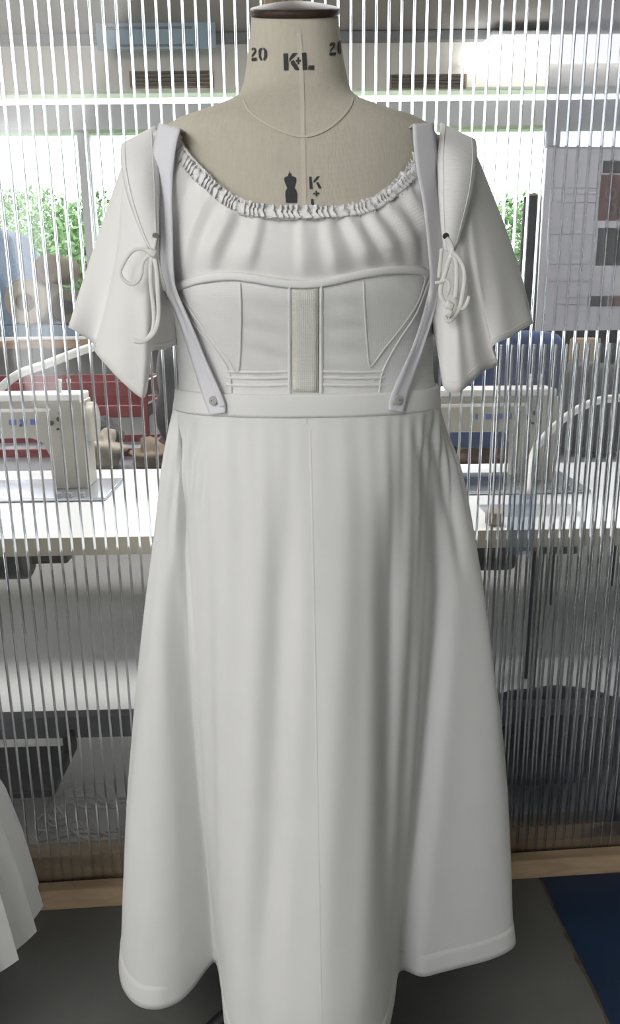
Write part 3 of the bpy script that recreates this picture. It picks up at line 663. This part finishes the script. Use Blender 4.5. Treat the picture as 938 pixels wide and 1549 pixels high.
# stand
cyl('stand_pole', (base_c.x, Y0, 0.06), (base_c.x, Y0, Z_BOT + 0.002), 0.016, 'black_metal', form)
cyl('pole_collar', (base_c.x, Y0, 0.30), (base_c.x, Y0, 0.345), 0.026, 'black_metal', form)
for ang in (35, 145, 215, 305):
    e = Vector((base_c.x + 0.30 * math.cos(R(ang)), Y0 + 0.30 * math.sin(R(ang)), 0.05))
    tube('stand_leg', [(base_c.x, Y0, 0.13), (base_c.x + (e.x - base_c.x) * .5, Y0 + (e.y - Y0) * .5, 0.11), e], 0.014, 'black_metal', form, n=4)
    cyl('castor', e + Vector((-0.012, 0, -0.027)), e + Vector((0.012, 0, -0.027)), 0.023, 'black_metal', form, seg=16)

# ================================================================== BLOUSE
def curve_th(pts, off=0.0):              # pixel curve on the form -> sorted (theta, z)
    out = []
    for q in smooth_path([Vector((x, y, 0)) for x, y in pts], 5):
        p = hit(q.x, q.y, off); out.append((th_of(p), p.z))
    return sorted(out)
NECK = [(256, 196), (268, 212), (281, 238), (300, 262), (322, 284), (345, 305), (368, 319), (400, 326), (440, 328), (480, 328), (525, 325), (555, 318), (580, 303), (603, 282), (622, 258), (632, 232), (640, 200)]
CORS = [(259, 436), (268, 428), (290, 419), (320, 413), (350, 411), (380, 414), (410, 419), (440, 423), (470, 423), (500, 419), (530, 412), (560, 406), (590, 402), (620, 401), (640, 404), (648, 412)]
def wrap_fn(samples, back):
    ths = [s[0] for s in samples]; zz = [s[1] for s in samples]
    lo, hi = ths[0], ths[-1]
    def g(th):
        th = (th + math.pi) % (2 * math.pi) - math.pi
        if lo <= th <= hi: return float(np.interp(th, ths, zz))
        t_ = (th - hi) % (2 * math.pi) / ((lo - hi) % (2 * math.pi)); e = zz[-1] + (zz[0] - zz[-1]) * t_
        w = math.sin(math.pi * t_) ** 2; return e * (1 - w) + back * w
    return g
neck_z = wrap_fn(curve_th(NECK, 0.003), 1.37); cors_z = wrap_fn(curve_th(CORS, 0.006), 1.16)
bl = thing('blouse', (base_c.x, Y0, 1.1), 'white gathered blouse with frilled neckline and short flared sleeves', 'blouse')
rnd = random.Random(3); FOLDS = [(rnd.uniform(-1.35, 1.35), rnd.uniform(0.5, 1.0)) for _ in range(0)]
FOLDS = [(-1.18, .7), (-1.02, .9), (-0.86, .6), (-0.70, 1.0), (-0.52, .7), (-0.38, .9), (-0.22, .5), (0.02, .45), (0.16, .6), (0.30, .9), (0.42, 1.0), (0.54, .9), (0.66, 1.0), (0.78, .85), (0.90, .9), (1.02, .8), (1.14, .9), (1.27, .7)]
def blouse_off(th, v):                   # v = 0 at the corset, 1 at the neckline
    a = (th + math.pi / 2 + math.pi) % (2 * math.pi) - math.pi; ae = a * (0.64 + 0.36 * v)
    if abs(a) > 1.75: return 0.006 + 0.0015 * math.sin(40 * a) * min(1, (abs(a) - 1.75) * 5)
    edge = min(1.0, max(0.0, (1.42 - abs(a)) / 0.3))
    o = 0.0
    for c, am in FOLDS:
        d = ae - c; w = 0.026 if d < 0 else 0.066
        if c < 0: w = 0.066 if d < 0 else 0.026
        o += am * math.exp(-(d / w) ** 2)
    puff = math.sin(math.pi * min(1, max(0, v))) ** 0.7
    return 0.006 + 0.006 * puff * (0.3 + 0.7 * edge) + (0.0125 * (0.55 + 0.45 * puff)) * o * edge * min(1, 0.35 + 2.2 * v) + 0.0012 * math.sin(70 * a) * max(0, v - 0.7) * 3
NB, NV = 420, 26; v = []
for j in range(NV):
    t_ = j / (NV - 1)
    for i in range(NB):
        th = 2 * math.pi * i / NB; z0 = cors_z(th) - 0.025; z1 = neck_z(th); z = z0 + (z1 - z0) * t_
        vv_ = max(0, (z - cors_z(th)) / max(1e-3, z1 - cors_z(th)))
        v.append(surf(th, z, blouse_off(th, vv_)))
mesh('blouse_body', v, grid_faces(NB, NV, True), 'lawn', bl, thick=0.0008)
# frill: three crimped strips along the neckline
def frill(name, amp, h0, h1, freq, ph0, out, jit):
    rr = random.Random(ph0); path = smooth_path([Vector((x, y, 0)) for x, y in NECK], 44)[36:-30]; L = len(path); v = []
    ph_ = 0.0; rows = 5; a_s = 1.0
    for i, q in enumerate(path):
        ph_ += freq * (1 + 0.5 * math.sin(i * 0.11 + ph0)) ; a_s += rr.uniform(-jit, jit); a_s = min(1.5, max(0.6, a_s))
        p = hit(q.x, q.y, 0.004); th = th_of(p); n_ = nrm_at(th, p.z)
        a = path[max(i - 1, 0)]; b = path[min(i + 1, L - 1)]; tg = (hit(b.x, b.y, .004) - hit(a.x, a.y, .004)).normalized()
        up = n_.cross(tg).normalized(); up = up if up.z > 0 else -up
        for k in range(rows):
            u = k / (rows - 1); s = abs(2 * u - 1) ** 0.8
            v.append(p + up * (h0 + (h1 - h0) * u) * (0.75 + 0.25 * a_s) + n_ * (out + amp * s * a_s * math.sin(ph_ + 1.2 * u)) + tg * (amp * 1.1 * s * a_s * math.cos(ph_ * 1.0 + 2.0 * u + ph0)))
    return mesh(name, v, grid_faces(rows, L), 'lace', bl, thick=0.0007)
frill('neckline_frill', 0.0036, -0.007, 0.0095, 0.44, 1, 0.0075, 0.14)
frill('neckline_frill', 0.0032, -0.006, 0.0075, 0.57, 5, 0.0115, 0.14)
strip('gathering_band', [(x, y + 3, 5) for x, y in NECK], 'lawn', bl, 0.0085, n=8, cross=3, raise_mid=0.001)

# sleeves: lofts from the armhole ring to the hem ring
def ring(pts, n):
    p = [P(*q) for q in pts]; m_ = len(p); out = []
    for i in range(m_):
        a, b, c, d = p[i - 1], p[i], p[(i + 1) % m_], p[(i + 2) % m_]
        for k in range(n):
            t_ = k / n; out.append(0.5 * ((2 * b) + (c - a) * t_ + (2 * a - 5 * b + 4 * c - d) * t_ * t_ + (3 * b - a - 3 * c + d) * t_ ** 3))
    return out
def loft(name, rings, m, parent, rows, n=6, thick=0.001, wob=None):
    rs = [ring(r, n) for r in rings]; N = len(rs[0]); v = []
    cols = [smooth_path([r[i] for r in rs], rows) for i in range(N)]; RW = len(cols[0])
    for j in range(RW):
        for i in range(N):
            p = cols[i][j]
            if wob: p = p + wob(i / N, j / (RW - 1))
            v.append(p)
    return mesh(name, v, grid_faces(N, RW, True), m, parent, thick=thick), v, N, RW
SL = [
 [(196, 218, 1.05), (200, 215, 1.045), (205, 212, 1.035), (215, 209, 1.03), (225, 207, 1.02), (235, 205, 1.02), (242, 204, 1.02), (250, 204, 1.03), (258, 206, 1.05), (262, 212, 1.08), (250, 208, 1.12), (232, 206, 1.14), (214, 208, 1.13), (201, 214, 1.09)],
 [(181, 262, 1.04), (189, 272, 1.02), (188, 275, 1.005), (203, 285, .985), (222, 290, .975), (238, 290, .975), (247, 285, .985), (254, 280, 1.0), (260, 280, 1.03), (264, 280, 1.07), (258, 275, 1.12), (236, 270, 1.16), (205, 265, 1.15), (186, 260, 1.09)],
 [(147, 366, 1.035), (176, 384, 1.02), (178, 385, .985), (196, 395, .968), (215, 402, .960), (232, 400, .962), (242, 395, .972), (255, 390, .995), (265, 390, 1.03), (268, 390, 1.07), (262, 385, 1.12), (232, 385, 1.16), (190, 378, 1.16), (155, 366, 1.09)],
 [(120, 450, 1.028), (158, 470, 1.022), (160, 474, .982), (186, 490, .962), (216, 498, .953), (230, 490, .962), (236, 478, .975), (257, 470, 1.0), (270, 465, 1.03), (272, 458, 1.07), (264, 455, 1.12), (226, 458, 1.16), (178, 455, 1.16), (132, 448, 1.09)],
 [(106, 496, 1.02), (143, 521, 1.03), (146, 536, .982), (178, 570, .960), (210, 600, .950), (222, 592, .962), (226, 536, .978), (250, 528, 1.005), (268, 520, 1.03), (275, 510, 1.07), (266, 505, 1.12), (222, 512, 1.16), (170, 512, 1.16), (118, 502, 1.09)]]
SR = [
 [(712, 216, 1.05), (704, 212, 1.035), (696, 209, 1.03), (688, 207, 1.02), (678, 205, 1.02), (671, 204, 1.02), (663, 204, 1.03), (655, 206, 1.05), (650, 212, 1.08), (660, 208, 1.12), (678, 206, 1.14), (696, 208, 1.13), (708, 212, 1.09)],
 [(731, 262, 1.04), (722, 275, 1.005), (710, 285, .985), (700, 290, .975), (684, 290, .975), (672, 285, .98), (664, 280, 1.0), (656, 280, 1.03), (650, 280, 1.07), (656, 275, 1.12), (678, 270, 1.16), (708, 265, 1.15), (728, 260, 1.09)],
 [(766, 360, 1.035), (742, 372, .992), (722, 385, .972), (712, 395, .968), (700, 400, .962), (686, 398, .965), (672, 395, .975), (660, 390, 1.0), (650, 390, 1.05), (656, 385, 1.12), (684, 385, 1.16), (730, 372, 1.16), (764, 358, 1.09)],
 [(789, 440, 1.028), (762, 452, .987), (736, 464, .972), (730, 475, .978), (712, 482, .962), (698, 490, .955), (684, 490, .956), (668, 480, .972), (652, 455, 1.02), (656, 450, 1.12), (690, 455, 1.16), (748, 448, 1.16), (790, 438, 1.09)],
 [(804, 490, 1.02), (776, 508, .984), (746, 524, .968), (752, 552, .992), (730, 562, .972), (712, 580, .957), (690, 594, .950), (670, 583, .962), (662, 520, 1.0), (652, 495, 1.10), (690, 512, 1.16), (756, 508, 1.16), (798, 492, 1.09)]]
def hem_band(parent, v, N, RW):
    vv = []; ctr = sum((v[(RW - 1) * N + i] for i in range(N)), Vector()) / N
    for k in (0.50, 0.58, 0.66):
        for i in range(N):
            p = v[(RW - 1) * N + i].lerp(v[(RW - 3) * N + i], k); d = p - ctr; d.z = 0
            vv.append(p + d.normalized() * (0.0016 if k == 0.58 else 0.0008))
    mesh('hem_stitch', vv, grid_faces(N, 3, True), 'lawn', parent)
for S in (SL, SR):
    o, vv, N, RW = loft('sleeve', S, 'lawn', bl, 7, n=5, wob=lambda u, t_: Vector((0, 0.0022 * t_ * math.sin(u * 6.283 * 9 + 1.3 * math.sin(5 * t_)), 0)))
    hem_band(o, vv, N, RW)

# ================================================================== CORSET
co = thing('corset', (base_c.x, Y0, 1.08), 'white waffle-textured corset bodice with pale woven busk panel', 'corset')
zw = hit(460, 600, 0.004).z
def wv(th): return zw
NB, NV = 240, 40; v = []
for j in range(NV):
    t_ = j / (NV - 1)
    for i in range(NB):
        th = 2 * math.pi * i / NB; z0 = zw - 0.01; z1 = cors_z(th); z = z0 + (z1 - z0) * t_
        a = (th + math.pi / 2 + math.pi) % (2 * math.pi) - math.pi
        o_ = 0.0085 + 0.0012 * math.sin(t_ * 34 + 4 * math.sin(3 * a)) * max(0, 1 - abs(abs(a) - 0.28) / 0.25) * math.sin(math.pi * t_)
        v.append(surf(th, z, o_))
mesh('corset_body', v, grid_faces(NB, NV, True), 'waffle', co, thick=0.0012)
strip('top_binding', [(x, y + 7, 12.5) for x, y in CORS], 'binding', co, 0.0105, n=6, cross=4, thick=0.0015, raise_mid=0.0012)
strip('busk_panel', [(462, 432, 42), (462, 480, 42), (462, 540, 40), (462, 594, 40)], 'busk', co, 0.0097, n=5, cross=4, thick=0.0006)
for x in (438, 486):
    strip('boning_channel', [(x, 430, 5), (x, 500, 5), (x, 594, 5)], 'binding', co, 0.0108, n=6, cross=2, raise_mid=0.0016)
cupL = [(266, 437), (300, 430), (362, 428), (364, 470), (361, 555), (352, 558), (345, 545), (318, 512), (290, 474)]
cupR = [(646, 416), (620, 418), (550, 427), (552, 470), (558, 548), (566, 549), (580, 530), (610, 492), (634, 455)]
for cp in (cupL, cupR):
    print_poly('cup_panel', cp, 'waffle', co, 0.0102, cuts=9)
    rim = smooth_path([Vector((x, y, 0)) for x, y in cp[2:] + cp[:1]], 3)
    strip('cup_seam', [(q.x, q.y, 3.2) for q in rim], 'binding', co, 0.0113, n=2, cross=2, raise_mid=0.0008)
for x0, x1 in ((342, 436), (488, 582)):
    for yy in (562, 571, 582):
        strip('stitched_tuck', [(x0, yy, 4.5), ((x0 + x1) / 2, yy + 1.5, 4.5), (x1, yy, 4.5)], 'binding', co, 0.0100, n=4, cross=2, raise_mid=0.0016)
for pts in ([(262, 442), (292, 490), (318, 520), (345, 560), (350, 594)], [(650, 424), (630, 475), (604, 515), (580, 560), (574, 594)]):
    strip('side_seam', [(x, y, 3.5) for x, y in pts], 'binding', co, 0.0100, n=5, cross=2, raise_mid=0.0016)
# shoulder straps of the corset: curved panels over the shoulder, down to an eyelet
def shoulder_panel(rows, m, parent):     # rows of (left px, left py, right px, right py, Y left, Y mid, Y right)
    nu = 11; rows_ = [[P(l, ly, yl), P((l + r) / 2, (ly + ry) / 2, ym), P(r, ry, yr)] for l, ly, r, ry, yl, ym, yr in rows]
    cols = []
    for c in range(3): cols.append(smooth_path([q[c] for q in rows_], 5))
    v = []
    for j in range(len(cols[0])):
        a, b, c = cols[0][j], cols[1][j], cols[2][j]
        for i in range(nu):
            t_ = i / (nu - 1); ctrl = b * 2 - (a + c) * 0.5; v.append(a * (1 - t_) ** 2 + ctrl * 2 * t_ * (1 - t_) + c * t_ * t_)
    o = mesh('shoulder_strap', v, grid_faces(nu, len(cols[0])), m, parent, thick=0.0028)
    n_ = len(cols[0]); nrm = Vector((0, -0.0022, 0.0008))
    for col_i in (1, nu - 2):
        vv = []
        for j in range(n_):
            p = v[j * nu + col_i]; q = v[j * nu + (col_i + 1 if col_i == 1 else col_i - 1)]; dd = (q - p) * 0.35
            vv += [p + nrm, p + dd * .5 + nrm * 1.5, p + dd + nrm]
        mesh('topstitch', vv, grid_faces(3, n_), 'binding', o)
    return o
shoulder_panel([(200, 262, 250, 250, 1.175, 1.18, 1.175), (190, 225, 238, 202, 1.145, 1.15, 1.14), (188, 217, 236, 192, 1.10, 1.09, 1.085), (184, 224, 236, 196, 1.035, 1.025, 1.03), (184, 250, 238, 236, .985, .972, .985), (193, 295, 240, 285, .962, .953, .965), (207, 335, 240, 330, .953, .947, .952), (219, 362, 240, 362, .949, .945, .947), (227, 376, 239, 377, .948, .945, .947)], 'seersucker', co)
shoulder_panel([(664, 250, 706, 262, 1.175, 1.18, 1.175), (667, 198, 716, 222, 1.14, 1.15, 1.145), (666, 188, 718, 212, 1.085, 1.09, 1.10), (666, 192, 720, 220, 1.03, 1.025, 1.035), (663, 236, 721, 247, .985, .970, .985), (664, 285, 715, 292, .965, .953, .966), (667, 330, 703, 335, .952, .945, .955), (670, 360, 694, 364, .947, .943, .949), (674, 380, 686, 382, .947, .943, .947)], 'seersucker', co)
for x, y in ((235.5, 357), (674.5, 357)):
    p = P(x, y, 0.943); cyl('eyelet', p + Vector((0, -0.002, 0)), p + Vector((0, 0.006, 0)), 0.0035, 'brass_dark', co, seg=14)
YB = 0.941
def ribbon(pts, w=0.0022, dy=0.0):
    tube('tie_ribbon', [P(q[0], q[1], (q[2] if len(q) > 2 else YB) + dy) for q in pts], w, 'tape_ribbon', co, n=6, seg=8, flat=0.35)
ribbon([(235, 360), (233, 372), (230, 383)], .0024)
ribbon([(230, 383), (220, 378), (207, 377), (196, 384), (187, 398), (182, 412), (187, 423), (198, 430), (209, 425), (214, 413), (216, 398), (222, 389), (230, 384)], .0021)
ribbon([(231, 384), (228, 400), (228, 428), (231, 455), (233, 478), (231, 500), (222, 514)], .0024, -.002)
ribbon([(233, 385), (237, 410), (239, 445), (240, 475), (236, 498), (226, 511), (213, 517), (203, 515)], .0026, -.003)
ribbon([(233, 384), (239, 397), (243, 415), (250, 440, .95)], .002)
cyl('ribbon_knot', P(226, 380, YB - .004), P(236, 386, YB - .004), 0.0048, 'tape_ribbon', co, seg=12, bevel=0.002)
ribbon([(675, 360), (681, 368), (684, 380), (678, 398), (672, 418), (667, 434), (667, 447), (673, 459), (683, 470)], .0027)
ribbon([(683, 381), (692, 388), (700, 402), (703, 420), (700, 444), (696, 464), (688, 478), (678, 486), (673, 478), (680, 470)], .0026, -.003)
ribbon([(686, 384), (690, 398), (691, 420), (689, 452)], .0026, -.001)
ribbon([(668, 376), (667, 392), (665, 408), (664, 420)], .0022)
ribbon([(710, 448), (706, 460), (700, 467), (692, 464)], .0022, -.003)
ribbon([(658, 428), (666, 427), (675, 424), (680, 432), (677, 446)], .0021, -.001)
cyl('ribbon_knot', P(674, 459, YB - .006), P(685, 466, YB - .006), 0.0052, 'tape_ribbon', co, seg=12, bevel=0.002)
cyl('ribbon_knot', P(675, 472, YB - .006), P(683, 476, YB - .006), 0.005, 'tape_ribbon', co, seg=12, bevel=0.002)

# ================================================================== SKIRT
sk = thing('skirt', (base_c.x, Y0, 0.1), 'long white flared skirt with waistband and lavender-white suspenders', 'skirt')
ZH = 0.15
HEM = [(778, 1412), (776, 1428), (763, 1440), (735, 1452), (700, 1462), (665, 1472), (635, 1482), (617, 1490), (606, 1500), (599, 1540), (588, 1580), (555, 1620), (510, 1642), (465, 1648), (420, 1640), (375, 1612), (345, 1565), (331, 1500), (322, 1468), (310, 1474), (292, 1496), (270, 1516), (240, 1526), (212, 1520), (194, 1500), (185, 1476), (181, 1448), (182, 1425)]
hp = smooth_path([PZ(x, y, ZH) for x, y in HEM], 10)
cx_h = 0.5 * (hp[0].x + hp[-1].x); aw = 0.5 * (hp[0].x - hp[-1].x)
back = []
nb = 120
for i in range(1, nb):
    t_ = math.pi * i / nb; r_ = 1 + 0.06 * math.sin(t_ * 14)
    y_l = hp[-1].y + (hp[0].y - hp[-1].y) * i / nb
    back.append(Vector((cx_h - aw * math.cos(t_), y_l + 0.27 * math.sin(t_) * r_, ZH)))
hem = hp + back                          # right -> front -> left -> back -> right
NS = len(hem)
# arc-length parameter of hem vs. angle parameter of the waist
ang = [math.atan2(p.y - (Y0 + 0.0), p.x - cx_h) for p in hem]; ua = [ang[0]]
for a in ang[1:]:
    while a > ua[-1] + math.pi: a -= 2 * math.pi
    while a < ua[-1] - math.pi: a += 2 * math.pi
    ua.append(a)
sm = np.array(ua)                        # waist angle follows hem angle, smoothed so the folds fan out
k_ = 25; ext = np.concatenate([sm[-k_:] + 2 * math.pi, sm, sm[:k_] - 2 * math.pi])
wth = np.convolve(ext, np.ones(2 * k_ + 1) / (2 * k_ + 1), 'valid')
SIL = [(612, 279, 650), (632, 275, 654), (645, 272, 658), (665, 267, 666), (700, 260, 681), (750, 253, 694), (800, 246, 704), (900, 229, 724), (1000, 215, 742), (1100, 204, 757), (1200, 194, 767), (1300, 187, 773), (1400, 183, 778)]
zs2, gl, gr = [], [], []
zW = P(460, 628, Y0).z - 0.004
for py, xl, xr in SIL:
    l_, r_ = P(xl, py, Y0), P(xr, py, Y0); zs2.append((l_.z + r_.z) / 2)
    gl.append(l_.x); gr.append(r_.x)
wL, wR = gl[0], gr[0]; hL = min(p.x for p in hem); hR = max(p.x for p in hem)
zz = [-z for z in zs2] + [-ZH]
GL = pchip(zz, [(x - wL) / (hL - wL) for x in gl] + [1.0]); GR = pchip(zz, [(x - wR) / (hR - wR) for x in gr] + [1.0])
zs2[0] = hit(460, 632, 0.012).z + 0.007
def proj(p):
    q = CM.transposed() @ (p - CAM); return W_PX / 2 - q.x / q.z * F_PX, H_PX / 2 + q.y / q.z * F_PX
CREASE = [  # (row, column) lines of the hanging folds, half width, depth
 ([(680, 650), (757, 666), (900, 671), (1000, 664), (1100, 655), (1250, 640), (1450, 616)], 15, 0.018, 680, 790, 2000),
 ([(720, 585), (900, 588), (1100, 590), (1300, 592), (1490, 600)], 19, 0.013, 740, 900, 2000),
 ([(700, 262), (900, 262), (1040, 273), (1200, 288), (1450, 318)], 15, 0.014, 760, 950, 2000),
 ([(700, 432), (1000, 425), (1250, 422), (1450, 400)], 26, 0.008, 700, 900, 2000),
 ([(630, 300), (700, 290), (800, 276), (900, 268)], 8, 0.008, 632, 670, 880), ([(630, 318), (700, 312), (800, 300), (900, 296)], 7, 0.005, 632, 660, 820),
 ([(630, 640), (700, 668), (800, 690), (900, 700)], 8, 0.009, 632, 670, 880), ([(630, 625), (700, 640), (800, 650)], 7, 0.005, 632, 660, 800), ([(630, 284), (700, 268), (800, 254)], 6, 0.006, 632, 660, 860)]
CREASE = [([a for a, b in l_], [b for a, b in l_], w_, d_, r0, r1, r2) for l_, w_, d_, r0, r1, r2 in CREASE]
def crease(p):
    if p.y > Y0 + 0.02: return 0.0
    x_, y_ = proj(p); o = 0.0
    for ys, xs, w_, d_, r0, r1, r2 in CREASE:
        if r0 < y_ < r2:
            k_ = min(1, (y_ - r0) / (r1 - r0)) * (1 if r2 > 1900 else min(1, (r2 - y_) / (0.4 * (r2 - r0))))
            o += d_ * k_ * math.exp(-((x_ - np.interp(y_, ys, xs)) / w_) ** 2)
    return o
NR = 90; v = []
rr = random.Random(11); G_PH = [rr.uniform(0, 6.28) for _ in range(8)]
for j in range(NR):
    t_ = j / (NR - 1); z = zs2[0] + (ZH - zs2[0]) * t_ ** 1.0
    g0, g1 = GL(-z), GR(-z)
    for i in range(NS):
        th = float(wth[i]); w_ = surf(th, zs2[0], 0.013); h_ = hem[i]
        s = min(1, max(0, (w_.x - wL) / (wR - wL))); g = g0 * (1 - s) + g1 * s
        front = max(0.0, -math.sin(th))
        gd = g * (1 - 0.30 * front * math.sin(math.pi * min(1, t_ * 1.15)) ) if t_ < 0.87 else g * (1 - 0.30 * front * math.sin(math.pi * min(1, t_ * 1.15)))
        fold = t_ ** 0.75
        # plain flared ring and folded ring are blended so folds grow downwards
        p = Vector((w_.x + (h_.x - w_.x) * g, w_.y + (h_.y - w_.y) * (g * 0.45 + gd * 0.55), z))
        rad = Vector((p.x - cx_h, p.y - Y0, 0)).normalized()
        side = abs(math.cos(th)) ** 2
        gath = 0.0015 * math.exp(-t_ * 6) * (0.3 + side) * math.sin(th * 46 + 1.5 * math.sin(th * 7)) * min(1, t_ * 30)
        gath += 0.0028 * math.exp(-((t_ - 0.22) / 0.22) ** 2) * (0.15 + side) * math.sin(th * 17 + 2.0 * t_ + 0.8)
        gath += 0.0035 * t_ * math.sin(th * 9 + 1.1 + 1.2 * t_) + 0.0016 * math.sin(th * 23 + 7 * t_) * math.sin(math.pi * t_)
        p = p + rad * gath; cr_ = crease(p); v.append(p + Vector((0, cr_, 0)) - rad * cr_ * 0.3)
so = mesh('skirt_body', v, grid_faces(NS, NR, True), 'cotton', sk, thick=0.0012)
# hem facing, slightly proud
vv = []
for j in range(NR - 5, NR):
    for i in range(NS):
        p = v[j * NS + i]; rad = Vector((p.x - cx_h, p.y - Y0, 0)).normalized(); vv.append(p + rad * (0.0014 if j > NR - 5 else 0.0002))
mesh('hem', vv, grid_faces(NS, 5, True), 'cotton', so, thick=0.001)
strip('front_seam', [(462, 632, 2.5), (463, 640, 2.5)], 'cotton', sk, 0.0135)
i0 = min(range(NS), key=lambda i: abs(float(wth[i]) + math.pi / 2 - 0.01))
vv = []
for j in range(2, NR):
    p = v[j * NS + i0]; vv += [p + Vector((-0.0016, -0.0006, 0)), p + Vector((0, -0.0013, 0)), p + Vector((0.0016, -0.0006, 0))]
mesh('front_seam', vv, grid_faces(3, NR - 2), 'cotton', so)
# waistband
zt_, zb_ = hit(460, 597, 0.012).z, hit(460, 632, 0.012).z; v = []
for z, o_ in ((zb_, 0.0105), (zb_, 0.0135), (zb_ + .004, 0.0145), ((zt_ + zb_) / 2, 0.0142), (zt_ - .003, 0.0140), (zt_, 0.0128), (zt_, 0.010)):
    for i in range(160): v.append(surf(2 * math.pi * i / 160, z, o_))
wbnd = mesh('waistband', v, grid_faces(160, 7, True), 'cotton', sk)
# suspenders
def over_shoulder(first_rows):
    def g(vv, c):
        top = vv[:c]; add = []
        for (dy, dz) in ((0.15, -0.06), (0.12, -0.018), (0.085, 0.002), (0.04, 0.004)):
            add += [Vector((p.x, p.y + dy, p.z + dz)) for p in top]
        return add + vv
    return g
susL = [(257, 191, 33), (250, 220, 33), (246, 255, 32), (246, 300, 28), (248, 340, 25), (250, 380, 23), (252, 410, 21), (258, 438, 16), (272, 470, 14), (288, 510, 17), (305, 556, 22), (318, 590, 27), (327, 614, 28), (329, 626, 24)]
susR = [(640, 187, 31), (643, 220, 33), (646, 260, 29), (652, 300, 25), (656, 340, 23), (659, 380, 21), (660, 410, 19), (657, 440, 16), (648, 475, 15), (634, 520, 16), (618, 562, 20), (607, 590, 23), (601, 612, 25), (599, 622, 22)]
for pth, bxy in ((susL, (323, 606)), (susR, (602, 605))):
    o = strip('suspender', pth, 'lavender_twill', sk, 0.019, n=6, cross=6, thick=0.0018, wav=lambda t_, u: 0.009 * min(1, max(0, (0.62 - t_) / 0.15)) + 0.0025 * math.exp(-((t_ - 0.62) / 0.14) ** 2) * math.sin(u * 9), lead=over_shoulder(1))
    p = hit(bxy[0], bxy[1], 0.021); n_ = nrm_at(th_of(p), p.z)
    b = cyl('button', p - n_ * 0.001, p + n_ * 0.0025, 0.0058, 'shell_button', o, seg=20, bevel=0.0008)
    for dx in (-0.0014, 0.0014): cyl('thread_hole', p + n_ * 0.002 + Vector((dx, 0, 0)), p + n_ * 0.0028 + Vector((dx, 0, 0)), 0.0007, 'dark_iron', o, seg=8)
    # folded edge of the lower strap
    lo_ = [q for q in pth if q[1] > 430]
    sgn = 1 if bxy[0] < 460 else -1
    strip('folded_edge', [(x + sgn * w * 0.32, y, w * 0.34) for x, y, w in lo_[:-1]], 'lavender_twill', o, 0.0215, n=6, cross=3, raise_mid=0.001)

# ================================================================== SECOND DRESS AT THE LEFT EDGE
px_, py_ = -0.715, 1.05
d2 = thing('second_dress_form', (px_, py_, 0), 'dress form wearing the pleated white dress at the left edge', 'dress form')
n = 48; rows = [(0.02, .86), (.15, .86), (.165, .95), (.125, 1.1), (.155, 1.25), (.15, 1.34), (.10, 1.41), (.06, 1.44), (.055, 1.54), (.01, 1.545)]
mesh('torso', [(px_ + r * math.cos(6.2832 * i / n), py_ + 0.75 * r * math.sin(6.2832 * i / n), z) for r, z in rows for i in range(n)], grid_faces(n, len(rows), True), 'linen', d2)
cyl('stand_pole', (px_, py_, 0.03), (px_, py_, 0.87), 0.016, 'black_metal', d2)
cyl('stand_base', (px_, py_, 0.0), (px_, py_, 0.03), 0.12, 'black_metal', d2, seg=40, bevel=0.006)
g2 = thing('pleated_dress', (px_, py_, 0.2), 'white knife-pleated dress hem at the left edge of the picture', 'dress')
def cone(name, rows, pleats, amp, par_, skew=0.0):
    N = pleats * 8; v = []
    for r, z, am in rows:
        for i in range(N):
            a = 2 * math.pi * i / N; fr = (i % 8) / 7.0
            q = r + am * amp * (fr - 0.5); b = a + am * skew * (fr - 0.5); v.append((px_ + q * math.cos(b), py_ + 0.85 * q * math.sin(b), z + am * 0.006 * (fr - .5)))
    return mesh(name, v, grid_faces(N, len(rows), True), 'cotton', par_, smooth=False, thick=0.0012)
e_h = PZ(54, 1384, 0.235); rh = e_h.x - px_ - 0.014
e_t = P(6, 1205, 1.05); rt = e_t.x - px_ - 0.026; zt2 = e_t.z
cone('pleated_flounce', [(rt - 0.006, zt2, .3), (rt + (rh - rt) * .2, zt2 - 0.05, .6), (rt + (rh - rt) * .6, (zt2 + .235) / 2 - 0.03, .9), (rh, 0.205, 1.0)], 24, 0.030, g2, 0.05)
cone('skirt_tier', [(0.172, 0.98, .1), (0.19, 0.86, .2), (rt - 0.012, 0.66, .3), (rt + 0.0, zt2 + 0.02, .4), (rt + 0.004, zt2 - 0.005, .4), (rt - 0.006, zt2 - 0.014, .3)], 40, 0.012, g2)
cone('bodice', [(0.172, 0.98, .05), (0.135, 1.1, .05), (0.165, 1.25, .05), (0.158, 1.34, .05)], 24, 0.004, g2)
